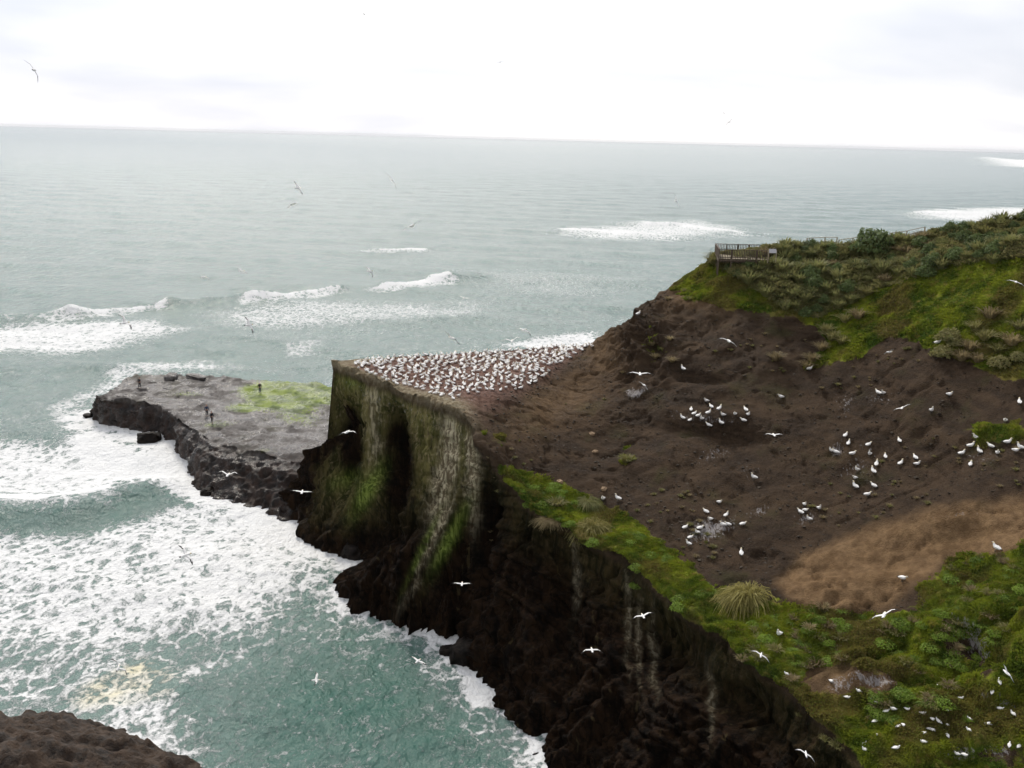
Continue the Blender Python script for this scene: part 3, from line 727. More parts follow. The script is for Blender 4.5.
# ------------------------------------------------------------------ birds
M_WHITE = simple('white_plumage', (0.88, 0.87, 0.85), 0.75, 0.04, 9)
M_BUFF = simple('buff_plumage', (0.80, 0.70, 0.48), 0.75, 0.1, 9)
M_BLACK = simple('black_plumage', (0.03, 0.027, 0.026), 0.7, 0.2, 9)
M_BILL = simple('pale_bill', (0.45, 0.48, 0.52), 0.4)
M_LEG = simple('dark_leg', (0.05, 0.05, 0.05), 0.6)
M_GREYP = simple('grey_plumage', (0.50, 0.50, 0.52), 0.75, 0.08, 9)
BM = [M_WHITE, M_BUFF, M_BLACK, M_BILL, M_LEG]
def seated(kind, lean=0.0, up=1.0, legs=0.0, mats=BM):
    b = MB()
    sp = [(-.47, .10), (-.36, .13), (-.20, .165), (-.02, .20), (.12, .24), (.20, .30 * up), (.235, .36 * up), (.262 + lean, .42 * up), (.295 + lean, .465 * up), (.34 + lean, .48 * up), (.38 + lean, .47 * up), (.46 + lean, .45 * up)]
    r = [(.015, .008), (.06, .03), (.13, .10), (.165, .145), (.155, .145), (.11, .11), (.08, .082), (.068, .07), (.065, .065), (.042, .043), (.018, .022), (.003, .003)]
    mt = [2, 0, 0, 0, 0, 0, 0, 1, 1, 3, 3]
    b.loft([(x, 0, z + legs) for x, z in sp], r, 10, mt)
    for sgn in (-1, 1):
        wpts = [(.13, sgn * .115, .26 + legs), (.0, sgn * .15, .25 + legs), (-.16, sgn * .135, .205 + legs), (-.32, sgn * .08, .165 + legs), (-.50, sgn * .03, .13 + legs)]
        b.loft(wpts, [(.02, .03), (.035, .085), (.033, .085), (.025, .05), (.006, .01)], 6, [0, 0, 0, 2])
        if legs > 0: b.loft([(0.0, sgn * .06, .12 + legs), (0.0, sgn * .06, .01)], [(.016, .016), (.013, .013)], 5, [4]); b.quadbox((.035, sgn * .06, .006), .11, .08, .012, mi=4)
    return b.mesh(kind, mats)
def flyer(kind, dih, bend, sweep, mats=BM, k=1.0):
    b = MB()
    sp = [(-.50, 0), (-.38, 0), (-.2, 0), (0, .0), (.16, .0), (.28, .01), (.36, .015), (.41, .01), (.50, 0)]
    r = [(.05, .006), (.06, .025), (.085, .075), (.10, .095), (.085, .08), (.055, .055), (.048, .05), (.025, .026), (.003, .003)]
    b.loft([(x, 0, z) for x, z in sp], r, 10, [2, 0, 0, 0, 0, 1, 1, 3])
    for sgn in (-1, 1):
        # wing as two thin lofts: white forewing, black flight feathers and tip
        q = [(.06, .05, .02), (.12, .30, .02 + dih * .30), (.13, .48, .02 + dih * .48), (.06 - sweep * .3, .70, .02 + dih * .48 + bend * .22), (-.06 - sweep, .93, .02 + dih * .48 + bend * .45)]
        fore = [(x, sgn * y, z) for x, y, z in q]
        n0 = len(b.v)
        ch = [.24, .22, .20, .15, .03]; tk = [.030, .022, .018, .012, .004]
        sec = [(0, 0), (.22, 1), (.55, .7), (1, 0), (.55, -.3), (.22, -.5)]
        for i, (x, y, z) in enumerate(fore):
            for (c, t_) in sec: b.v.append(Vector((x + .05 - c * ch[i], y, z + t_ * tk[i])))
        for i in range(4):
            for k_ in range(6):
                a = n0 + i * 6 + k_; c = n0 + i * 6 + (k_ + 1) % 6
                f = [a, c, c + 6, a + 6]
                if sgn > 0: f = f[::-1]
                b.f.append(f); b.m.append(2 if (i == 3 or (k_ == 2 and i == 2)) else 0)
        b.f.append([n0 + 24 + k_ for k_ in range(6)]); b.m.append(2)
    return b.mesh(kind, mats)
G_SIT = [seated('gannet', 0.0, 1.0), seated('gannet', .03, .86), seated('gannet', -.03, 1.1)]
G_STAND = [seated('gannet', 0.0, 1.05, .09), seated('gannet', -.04, 1.22, .10), seated('gannet', .05, .92, .08)]
G_FLY = [flyer('gannet', .12, -.15, .02), flyer('gannet', .45, -.25, .10), flyer('gannet', -.10, -.45, .14), flyer('gannet', .02, .05, .0)]
TMATS = [M_WHITE, M_GREYP, M_BLACK, M_BILL, M_LEG]
T_SIT = [seated('tern', 0.02, .85, .05, [M_WHITE, M_WHITE, M_GREYP, M_LEG, M_LEG]), seated('tern', -.02, .95, .05, [M_WHITE, M_WHITE, M_GREYP, M_LEG, M_LEG])]
T_FLY = [flyer('tern', .25, -.2, .12, [M_WHITE, M_WHITE, M_GREYP, M_LEG, M_LEG]), flyer('tern', -.05, -.3, .10, [M_WHITE, M_WHITE, M_GREYP, M_LEG, M_LEG])]
ORD = ['first', 'second', 'third', 'fourth', 'fifth', 'sixth', 'seventh', 'eighth', 'ninth', 'tenth', 'eleventh', 'twelfth', 'thirteenth', 'fourteenth', 'fifteenth',
       'sixteenth', 'seventeenth', 'eighteenth', 'nineteenth', 'twentieth', 'twenty-first', 'twenty-second', 'twenty-third', 'twenty-fourth', 'twenty-fifth', 'twenty-sixth', 'twenty-seventh']
def put_bird(meshes, name, p, label, cat, group=None, scale=1.0, rot=None):
    o = new_obj(name, rng.choice(meshes)); o.location = p; o.scale = (scale,) * 3
    o.rotation_euler = rot if rot else (0, 0, rng.uniform(0, 6.28))
    return tag(o, label, cat, group)
def cluster(pts, meshes, name, cat, where, group, scale=1.0, noun='gannet'):
    got = []
    for (x, y) in pts:
        h = hit(x, y)
        if h: got.append((x, y, h[0]))
    got.sort(key=lambda q: q[0])
    for i, (x, y, p) in enumerate(got):
        n = len(got)
        who = f'{noun}' if n == 1 else (f'leftmost {noun}' if i == 0 else f'rightmost {noun}' if i == n - 1 else f'{ORD[i]} {noun} from the left')
        put_bird(meshes, name, p + Vector((0, 0, .01)), (f'white {noun} ' if n == 1 else who + ' ') + where, cat, group, scale * rng.uniform(.92, 1.08))
clA = [(706.5, 403), (711, 408), (691, 411), (694, 415), (708, 415), (719, 411), (723, 417), (735, 415.5), (745.5, 412), (748, 416), (682.5, 420), (690, 421.5), (702, 421), (709, 427.5), (721, 425), (743.5, 422.5), (698, 417)]
cluster(clA, G_STAND + G_SIT, 'gannet', 'gannet', 'in the tight group on the slope shelf', 'gannets grouped on the shelf of the dark slope', .98)
clB = [(845, 438), (848, 446), (868, 447), (831.5, 453), (836, 454.5), (852, 456), (869.5, 456.5), (885, 459), (876, 467), (900, 466), (899, 443), (915, 460), (916.5, 466.5), (857, 472), (855, 480), (873, 474), (855, 489), (873.5, 488), (867, 497)]
cluster(clB, G_STAND, 'gannet', 'gannet', 'in the loose flock amid the dark slope', 'gannets spread over the middle of the dark slope', .98)
clC = [(1005, 423), (976, 440), (970, 448.5), (990.5, 448.5), (961, 456), (979, 454), (997, 455.5), (970, 467), (1007, 445), (1020, 450), (1015, 453)]
cluster(clC, G_STAND, 'gannet', 'gannet', 'of the flock below the small green mound', 'gannets below the small green mound', .98)
def px(x0, y0, k, pts): return [(x0 + a / k, y0 + b / k) for a, b in pts]
clD = px(670, 491, 6.02, [(295, 80), (216, 133), (243, 182), (336, 160), (90, 228), (180, 232), (121, 288), (320, 212), (350, 214), (437, 208), (165, 262), (112, 330)])
cluster(clD, G_STAND + G_SIT, 'gannet', 'gannet', 'of the flock above the pale tussock', 'gannets on the whitened ground above the pale tussock', .9)
clE = px(670, 492, 6.02, [(808, 88), (785, 135), (812, 122), (895, 112), (838, 178)])
cluster(clE, G_STAND, 'gannet', 'gannet', 'of the five packed at the slope foot', 'gannets packed together at the foot of the dark slope', .9)
for (x, y, lab) in [(781, 399, 'lone white gannet right of the tight group on the slope shelf'), (878, 395, 'left gannet of the touching pair high on the dark slope'), (883, 395.5, 'right gannet of the touching pair high on the dark slope'),
                    (949, 397, 'lone white gannet high on the right of the dark slope'), (931, 413, 'white gannet standing between the bare slope and the green mound'), (1019, 405, 'upright white gannet above the green mound at the right edge'),
                    (683, 371, 'white gannet sitting above the hollow near the left ridge'), (809, 371, 'lone white gannet below the dry brown bushes of the slope'), (754, 480, 'white gannet alone on the plain middle of the lower slope'),
                    (603, 501, 'left gannet of the two beside the pale round tussocks'), (618, 501, 'right gannet of the two beside the pale round tussocks'), (937, 345, 'white gannet at the lower edge of the upper grass'),
                    (638, 316, 'white gannet sitting on the left skyline ridge'), (741, 556, 'white gannet on top of the big pale tussock'), (996, 551, 'white gannet on the brown hump above the near grass'), (779, 637, 'white gannet on the grass behind the cliff rim'),
                    (902, 581, 'small white bird on the lower edge of the brown hump')]:
    h = hit(x, y)
    if h: put_bird(G_STAND, 'gannet', h[0] + Vector((0, 0, .01)), lab, 'gannet', 'gannets standing apart on the slope', 1.05)
# terns on the near grass
tl = [(831, 683), (859, 693), (847, 699), (870, 701), (876, 704), (886, 713), (893, 711), (907, 711), (875, 723), (877, 737), (865, 752), (864, 746), (896, 750), (899, 728), (903, 727), (923, 715), (932, 721), (938, 723), (948, 712), (923, 735), (929, 731), (933, 732), (923, 744), (947, 727), (947, 737)]
cluster(tl, T_SIT, 'tern', 'tern', 'on the near grass left of the bare gully', 'terns resting on the near grass', 0.62, 'tern')
tl = [(938, 688), (960, 700), (970, 721), (969, 732), (986, 726), (990, 726), (1000, 711), (992, 694), (999, 684), (957, 756), (964, 757), (1009, 747), (1019, 748), (787, 676), (1013, 716)]
cluster(tl, T_SIT, 'tern', 'tern', 'among those scattered beside the bare gully at the lower right', 'terns beside the bare gully', 0.62, 'tern')
# flying birds: px, py, distance, yaw, bank, pitch, mesh set
F = [(34, 70, 85, 100, 62, 0, 'G', 'large bird with long wings banking high over the left sea'),
     (364, 14, 240, 80, 20, 0, 'G', 'tiny bird high in the sky near the top edge'), (500, 62, 260, 95, -10, 0, 'G', 'tiny bird alone in the white middle of the sky'),
     (724, 113, 300, 70, 40, 0, 'G', 'topmost tiny bird of the column above the right horizon'), (729, 122, 300, 120, -40, 0, 'G', 'second tiny bird of the column above the right horizon'), (733, 147, 320, 90, 10, 0, 'G', 'tiny bird right at the horizon line'),
     (298, 188, 170, 60, 50, 0, 'G', 'upper bird of the pair over the left middle sea'), (293, 204, 180, 60, -20, 0, 'G', 'lower bird of the pair over the left middle sea'), (392, 180, 130, 95, 55, 0, 'G', 'gannet with raised dark wing tips above the middle sea'),
     (412, 226, 125, 75, -28, 0, 'G', 'gannet gliding with tilted wings above the small breaker'), (676, 201, 160, 80, 65, 0, 'G', 'gannet banking steeply over the sea left of the railing'), (125, 323, 130, 60, 35, 0, 'G', 'white gannet over the foam of the left breaker'),
     (249, 325, 140, 50, 50, 0, 'G', 'dark winged gannet between breaker and rock platform'), (242, 271, 190, 60, 15, 0, 'G', 'right bird of the two before the long wave crest'), (204, 277, 190, 70, 5, 0, 'G', 'left bird of the two before the long wave crest'),
     (370, 271, 190, 50, 40, 0, 'G', 'dark bird just left of the middle breaker'), (452, 338, 110, 130, 40, 0, 'G', 'gannet turning just above the packed colony'), (512, 341, 130, 85, -12, 0, 'G', 'gannet gliding over the right part of the colony'),
     (524, 330, 140, 60, 15, 0, 'G', 'higher of the gannets over the right part of the colony'), (228, 475, 125, 88, 3, 0, 'G', 'white gannet gliding level before the dark platform rocks'), (302, 492, 120, 95, 5, 0, 'G', 'gannet low over the dark rocks beside the stack'),
     (347, 432, 118, 70, -15, 0, 'G', 'gannet gliding before the dark hollow of the stack'), (418, 661, 85, 60, 10, 0, 'G', 'white gannet low over the green water by the splash'), (316, 680, 95, 8, 12, 0, 'G', 'white gannet seen with vertical wings over green water'),
     (462, 584, 85, 90, 0, 0, 'G', 'gannet gliding in front of the black lower cliff'), (592, 650, 80, 95, 0, 0, 'G', 'lower gannet of the two before the black cliff'), (643, 616, 78, 100, -14, 0, 'G', 'upper gannet of the two before the black cliff'),
     (761, 655, 55, 70, 25, 0, 'T', 'white tern hovering over the grassy cliff rim'), (884, 615, 58, 60, -38, 0, 'G', 'large white gannet flying low over the near grass'), (1007, 673, 48, 100, 55, 0, 'T', 'white tern with raised wings above the bare gully'),
     (806, 754, 52, 80, 30, 0, 'T', 'white tern flying before the black near cliff'), (774, 435, 84, 90, 0, 0, 'G', 'gannet with arched wings in front of the dark slope'), (729, 341, 112, 95, 24, 0, 'G', 'gannet gliding across the upper dark slope'),
     (889, 352, 100, 20, -30, 0, 'G', 'gannet diving across the upper right of the dark slope'), (902, 408, 88, 60, -30, 0, 'G', 'gannet landing with open wings on the dark slope'), (644, 385, 100, 110, 40, 0, 'G', 'pale gannet landing by the white stained ledge'),
     (640, 374, 105, 85, 0, 0, 'G', 'gannet gliding just above the white stained ledge'), (118, 668, 78, 100, 55, 0, 'G', 'dark winged bird over the yellow foam'), (186, 555, 110, 50, 30, 0, 'G', 'bird crossing the wide white foam of the bay'),
     (1016, 282, 90, 60, 15, 0, 'G', 'pale gannet flying over the upper grass at the right edge'), (464, 298, 180, 80, 10, 0, 'G', 'faint bird between the middle breaker and the colony')]
for (x, y, dd_, yaw, bank, pit, k, lab) in F:
    d = ray(x, y); h = hit(x, y)
    D_ = min(dd_ * (.62 if dd_ > 100 else 1), (h[3] - 1.5) if h else 1e9)
    p = C_ + d * D_
    if p[2] < 2: p = C_ + d * ((2.5 - CAM_H) / d[2])
    put_bird(G_FLY if k == 'G' else T_FLY, 'gannet' if k == 'G' else 'tern', tuple(p), lab, 'flying bird', 'birds on the wing over sea and cliff', 1.0 if k == 'G' else .62, (R(bank), R(pit), R(yaw)))
# packed colony on the stack
CPOLY = [(352, 368), (362, 357), (430, 354), (520, 350), (592, 343), (594, 347), (575, 356), (556, 368), (546, 378), (538, 386), (512, 391), (486, 392), (455, 400), (428, 393), (400, 386), (374, 377)]
cand = []
for gx_ in np.arange(-24, 16, .87):
    for gy_ in np.arange(95, 135, .87):
        x = gx_ + rng.uniform(-.30, .30); y = gy_ + rng.uniform(-.30, .30)
        h = ground(x, y)
        if h[0] is None: continue
        a, b_, _ = proj(np.array(h[0])[None])
        if inpoly(a, b_, CPOLY)[0] and rng.random() < .86: cand.append((y, h[0]))
cand.sort(key=lambda q: q[0])
NCOL = 195
for y, p in cand[:NCOL]:
    put_bird(G_SIT, 'gannet', p, 'white gannet sitting on its nest in the packed colony on the flat stack top', 'gannet', 'gannets nesting on the flat stack top', rng.uniform(.80, .94))
print('colony', len(cand))
vs = []; fs = []; ms = []; off = 0
base = []
for me_ in G_SIT:
    v = np.array([tuple(q.co) for q in me_.vertices]); base.append((v, [list(p.vertices) for p in me_.polygons], [p.material_index for p in me_.polygons]))
for y, p in cand[NCOL:]:
    v, f, m_ = rng.choice(base); a = rng.uniform(0, 6.28); c, s_ = math.cos(a), math.sin(a)
    vv = v @ np.array([[c, s_, 0], [-s_, c, 0], [0, 0, 1]]) + np.array(p)
    vs += vv.tolist(); fs += [[i + off for i in q] for q in f]; ms += m_; off += len(v)
if vs:
    me = bpy.data.meshes.new('colony_gannets'); me.from_pydata(vs, [], fs)
    for m_ in BM: me.materials.append(m_)
    me.polygons.foreach_set('material_index', ms); me.polygons.foreach_set('use_smooth', [True] * len(fs)); me.update()
    tag(new_obj('colony_gannets', me), 'far rows of the packed white gannet colony along the back of the stack top', 'gannet flock', None, 'stuff')

# ------------------------------------------------------------------ plants
def translucent(nt, b, col, k=.4):
    out_ = nt.nodes['Material Output']; tr = N(nt, 'ShaderNodeBsdfTranslucent'); L(nt, col, tr.inputs['Color'])
    mx = N(nt, 'ShaderNodeMixShader'); mx.inputs[0].default_value = k
    L(nt, b.outputs[0], mx.inputs[1]); L(nt, tr.outputs[0], mx.inputs[2]); L(nt, mx.outputs[0], out_.inputs['Surface'])
def leaf_mat(name, c1, c2, c3=None):
    m, nt, b = new_mat(name); pos = world_pos(nt)
    c = MIX(nt, MR(nt, NOISE(nt, pos, 1.1, 4, .6), .35, .65, 0, 1), c1, c2)
    oi = N(nt, 'ShaderNodeObjectInfo')
    c = MIX(nt, M(nt, 'MULTIPLY', oi.outputs['Random'], .55), c, tuple(min(1, v * k) for v, k in zip(c2, (1.4, 1.4, 1.3))))
    if c3: c = MIX(nt, MR(nt, NOISE(nt, pos, 9, 3, .7), .50, .65, 0, .85), c, c3)
    L(nt, c, b.inputs['Base Color']); b.inputs['Roughness'].default_value = .65; b.inputs['Specular IOR Level'].default_value = .25; translucent(nt, b, c)
    return m
M_FLAX = leaf_mat('flax_leaf', (.07, .105, .035), (.24, .25, .10), (.36, .26, .13))
M_DRY = leaf_mat('dry_leaf', (.17, .125, .07), (.31, .245, .14), (.13, .14, .05))
M_STRAW = leaf_mat('straw_leaf', (.22, .20, .06), (.40, .35, .14), (.10, .12, .03))
M_BUSH = leaf_mat('bush_leaf', (.04, .07, .025), (.12, .17, .06), (.20, .20, .08))
M_OLIVE = leaf_mat('olive_leaf', (.11, .13, .04), (.24, .23, .09), (.32, .23, .13))
M_STEM = simple('woody_stem', (.07, .05, .035), .9, .2)
def blades(n, rad, h, wd, droop, seed, spread=1.0):
    """arching blades rising from a base; returns V, F (quads)"""
    g = np.random.default_rng(seed); V = []; Fq = []
    az = g.uniform(0, 2 * np.pi, n); r0 = rad * .35 * np.sqrt(g.uniform(0, 1, n)); tilt = g.uniform(.1, 1.0, n) * spread; hh = h * g.uniform(.6, 1.1, n)
    for i in range(n):
        d = np.array([math.cos(az[i]), math.sin(az[i]), 0]); sd = np.array([-d[1], d[0], 0]); base_ = d * r0[i]; off = len(V)
        for k, tt in enumerate((0, .4, .75, 1)):
            out_ = tilt[i] * hh[i] * (tt + droop * tt * tt * .5); z = hh[i] * (tt - droop * tt ** 3 * .55 * (0.4 + tilt[i]))
            wk = wd * (.8, 1.0, .65, .06)[k]
            p = base_ + d * out_ + np.array([0, 0, z]); V += [p - sd * wk / 2, p + sd * wk / 2]
        for k in range(3): a = off + 2 * k; Fq.append([a, a + 1, a + 3, a + 2])
    return np.array(V), np.array(Fq)
def leafball(n, rx, rz, leaf, seed):
    g = np.random.default_rng(seed); d = g.normal(size=(n, 3)); d[:, 2] = np.abs(d[:, 2]) * 1.0; d /= np.linalg.norm(d, axis=1)[:, None]
    lump = 1 + .22 * vnoise(d[:, 0] * 2.2 + seed, d[:, 1] * 2.2, d[:, 2] * 2.2, seed)
    rr_ = g.uniform(.55, 1.02, n) ** .6 * lump
    c = d * np.stack([rx * rr_, rx * rr_, rz * rr_], -1); c[:, 2] += .08
    a = g.normal(size=(n, 3)); a /= np.linalg.norm(a, axis=1)[:, None]; b_ = np.cross(a, d + .3 * g.normal(size=(n, 3))); b_ /= np.linalg.norm(b_, axis=1)[:, None] + 1e-9
    s1 = leaf * g.uniform(.6, 1.3, n)[:, None]
    V = np.stack([c - a * s1, c + b_ * s1 * .4, c + a * s1, c - b_ * s1 * .4], 1).reshape(-1, 3)
    return V, np.arange(4 * n).reshape(-1, 4)
def plant_kind(name, V, Fq, mat): return np_mesh(name, V, Fq, [mat], False)
K_FLAX = [plant_kind('flax_clump', *blades(120, 1.0, 1.6, .13, .7, 200 + i, .75), M_FLAX) for i in range(3)]
K_DRY = [plant_kind('dry_clump', *blades(130, .9, 1.25, .09, .8, 210 + i, .8), M_DRY) for i in range(2)]
K_OL = [plant_kind('olive_clump', *blades(130, .9, 1.35, .10, .8, 215 + i, .8), M_OLIVE) for i in range(2)]
K_BUSH = [plant_kind('leafy_bush', *leafball(900, 1.0, 1.0, .13, 220 + i), M_BUSH) for i in range(3)]
K_BUSHO = [plant_kind('leafy_bush', *leafball(900, 1.0, .9, .13, 225 + i), M_OLIVE) for i in range(2)]
def hanging(n, rx, h, ln, wd, seed):
    g = np.random.default_rng(seed); V = []
    az = g.uniform(0, 2 * np.pi, n); el = np.arcsin(g.uniform(.0, 1.0, n)); l = ln * g.uniform(.6, 1.2, n); lob = 1 + .18 * np.cos(az * 3 + seed)
    for i in range(n):
        o_ = np.array([math.cos(az[i]), math.sin(az[i]), 0]); sd = np.array([-o_[1], o_[0], 0]) + g.normal(0, .25, 3); ce, se = math.cos(el[i]), math.sin(el[i])
        p0 = np.array([o_[0] * rx * ce, o_[1] * rx * ce, h * se]) * (.72 * lob[i])
        for k, tt in enumerate((0, .35, .7, 1)):
            p = p0 + (o_ * (.55 * tt) + np.array([0, 0, .45 * se * tt - .95 * tt * tt])) * l[i]
            wk = wd * (.7, 1, .7, .08)[k]; V += [p - sd * wk / 2, p + sd * wk / 2]
    F0 = np.array([[0, 1, 3, 2], [2, 3, 5, 4], [4, 5, 7, 6]]); Fq = (F0[None] + 8 * np.arange(n)[:, None, None]).reshape(-1, 4)
    return np.array(V), Fq
def shaggy(seed, lobes=9):
    g = np.random.default_rng(seed); Vs = []; Fs = []; off = 0
    for i in range(lobes):
        v, f = blades(230, .9, g.uniform(.7, 1.05), .028, 1.9, seed * 31 + i, 1.15)
        a = g.uniform(0, 6.28); rr_ = g.uniform(.1, .62) if i else 0
        v = v + g.normal(0, .012, v.shape); v = v * (1 if i == 0 else g.uniform(.55, .8)); v += np.array([math.cos(a) * rr_, math.sin(a) * rr_, -.12 * rr_])
        Vs.append(v); Fs.append(f + off); off += len(v)
    return np.concatenate(Vs), np.concatenate(Fs)
K_HANG = [plant_kind('tussock', *shaggy(240 + i), M_STRAW) for i in range(2)]
K_HANGD = [plant_kind('tussock', *shaggy(250), M_DRY)]
K_HANGG = [plant_kind('tussock', *shaggy(251), M_FLAX)]
K_STRAW = [plant_kind('tussock', *blades(260, .8, .9, .035, 1.5, 230 + i, 1.3), M_STRAW) for i in range(2)]
def plant(meshes, name, p, sc, label, cat, group=None, zs=1.0):
    o = new_obj(name, rng.choice(meshes)); o.location = p; o.rotation_euler = (0, 0, rng.uniform(0, 6.28)); o.scale = (sc, sc, sc * zs)
    return tag(o, label, cat, group)
def plant_at(x, y, meshes, name, sc, label, cat, group=None, zs=1.0, sink=.05):
    h = hit(x, y)
    if h: plant(meshes, name, h[0] - Vector((0, 0, sink)), sc, label, cat, group, zs)
plant_at(873, 252, K_BUSH, 'round_bush', 2.7, 'dark round bush standing above the skyline beside the handrail', 'bush', zs=1.05)
plant_at(765, 257, K_DRY, 'dry_bush', 1.5, 'dry brown bush inside the back of the wooden railing', 'bush')
plant_at(591, 528, K_HANG, 'tussock', 1.6, 'large straw coloured drooping tussock on the green cliff rim', 'tussock', zs=1.5)
plant_at(588, 502, K_HANGG, 'tussock', 1.2, 'small grey green tussock right above the straw coloured one', 'tussock')
plant_at(550, 520, K_HANGD, 'tussock', 1.1, 'brown tussock at the left end of the green cliff rim', 'tussock')
plant_at(557, 506, K_OL, 'tussock', .9, 'olive tussock between the brown and the straw coloured ones', 'tussock')
plant_at(776, 360, K_DRY, 'dry_bush', 1.1, 'isolated dry reddish bush in the upper dark slope', 'bush')
plant_at(626, 462, K_OL, 'green_tuft', .9, 'isolated green tuft on the dark slope above the cliff rim', 'tuft')
plant_at(748, 598, K_HANG, 'tussock', 1.55, 'very large pale yellow tussock hanging over the lower slope', 'tussock', zs=1.9)
plant_at(733, 603, K_HANG, 'tussock', 1.35, 'pale tussock filling the left foot of the very large one', 'tussock')
TONGUE = [(812, 362), (822, 350), (832, 340), (826, 332), (842, 344), (808, 368), (845, 322), (858, 318)]
for i, (x, y) in enumerate(TONGUE):
    plant_at(x, y, K_DRY + K_OL, 'dry_bush', rng.uniform(1.0, 1.4), f'dry bush in the scrub tongue on the dark slope, {ORD[sorted(v[0] for v in TONGUE).index(x)]} from the left', 'bush', 'bushes in the tongue of scrub on the dark slope')
LOWB = [(942, 356), (955, 345), (970, 350), (962, 360), (985, 340), (998, 352), (1012, 345), (978, 362), (1000, 366), (1018, 360), (948, 340), (1020, 330), (990, 318), (975, 330)]
for i, (x, y) in enumerate(LOWB):
    plant_at(x, y, K_DRY + K_OL + K_BUSHO, 'scrub_bush', rng.uniform(.9, 1.4), f'grey green bush below the upper right grass, {ORD[sorted(v[0] for v in LOWB).index(x)]} from the left', 'bush', 'bushes at the lower edge of the upper grass')
RIDT = [(652, 345), (663, 350), (655, 358), (670, 340), (672, 362), (622, 373), (685, 292), (668, 300), (700, 282), (690, 300)]
for i, (x, y) in enumerate(RIDT):
    plant_at(x, y, K_OL + K_DRY, 'scrub_tuft', rng.uniform(.4, .75), f'sparse dry tuft on the left ridge, {ORD[sorted(v[0] for v in RIDT).index(x)]} from the left', 'tuft', 'sparse tufts on the left ridge')
# scrub on the crest
m_ = (HL_S > .6) & (HL_V > .02) & (HL_V < 1.0)
idx = np.argwhere(m_)
allp = HL_P[m_]; ax_, ay_, _ = proj(allp); ok = (ax_ > 700) & (ax_ < 1075) & (ay_ > 190) & (ay_ < 330)
allp = allp[ok]; ax_ = ax_[ok]; ay_ = ay_[ok]
# even spread by area: grid jitter
order = nr.permutation(len(allp)); taken = []; tk = np.zeros((0, 2))
for i in order:
    p = allp[i]
    if ay_[i] < 259 and 712 < ax_[i] < 782: continue
    if len(tk) and np.min((tk[:, 0] - p[0]) ** 2 + (tk[:, 1] - p[1]) ** 2) < 1.30 ** 2: continue
    # leave the open grass bands bare
    tk = np.vstack([tk, p[:2]]); taken.append(i)
    if len(taken) >= 285: break
print('scrub', len(taken), 'area pts', len(allp))
for i in taken:
    p = allp[i]; r_ = rng.random(); u_ = vnoise(np.array([p[0] * .12]), np.array([p[1] * .12]), 0, 301)[0]
    if u_ + rng.uniform(-.35, .35) > .05: ms_, nm, lb = K_FLAX + K_BUSH[:1], 'flax_clump', 'grey green flax clump in the dense scrub along the crest of the headland'
    elif rng.random() < .45: ms_, nm, lb = K_BUSHO + K_OL + K_BUSH, 'scrub_bush', 'olive leafy bush in the dense scrub along the crest of the headland'
    else: ms_, nm, lb = K_DRY + K_OL, 'dry_clump', 'dry brownish clump in the dense scrub along the crest of the headland'
    plant(ms_, nm, tuple(p - np.array([0, 0, .1])), rng.uniform(.75, 1.35), lb, 'shrub', {'flax_clump': 'flax clumps on the crest', 'scrub_bush': 'leafy bushes on the crest', 'dry_clump': 'dry clumps on the crest'}[nm])

for x, y, sz_, lb in [(592, 434, .28, 'orange lichened stone on the slope above the green rim'), (595, 452, .28, 'pale rounded stone below the orange one on the slope'), (604, 489, .28, 'pale angular stone beside the grey green tussock'), (560, 482, .28, 'pale flat stone on the slope above the green rim')]:
    h = hit(x, y)
    STN.append((tuple(h[0]), sz_, lb))
g_ = np.random.default_rng(77); k_ = 0
for _ in range(3000):
    x, y = g_.uniform(480, 1020), g_.uniform(310, 560)
    h = hit(x, y, BV)
    if h is None or softpoly(np.array([x]), np.array([y]), [(775, 590), (800, 555), (860, 530), (940, 505), (1100, 480), (1100, 540), (950, 565), (880, 615)], 5)[0] > .1 or vnoise(np.array([h[0].x * .13]), np.array([h[0].y * .13]), 0, 333)[0] < .18: continue
    a, b_ = x, y
    if softpoly(np.array([a]), np.array([b_]), GR_UP, 7)[0] > .1 or softpoly(np.array([a]), np.array([b_]), GR_LOW, 7)[0] > .1 or h[0].z < 20 and y < 400 and x < 600: continue
    plant(K_OL + K_DRY, 'slope_tuft', h[0] - Vector((0, 0, .03)), g_.uniform(.14, .34), 'tiny sparse tuft scattered on the bare dark slope', 'tuft', 'tiny tufts scattered on the bare dark slope'); k_ += 1
    if k_ >= 130: break

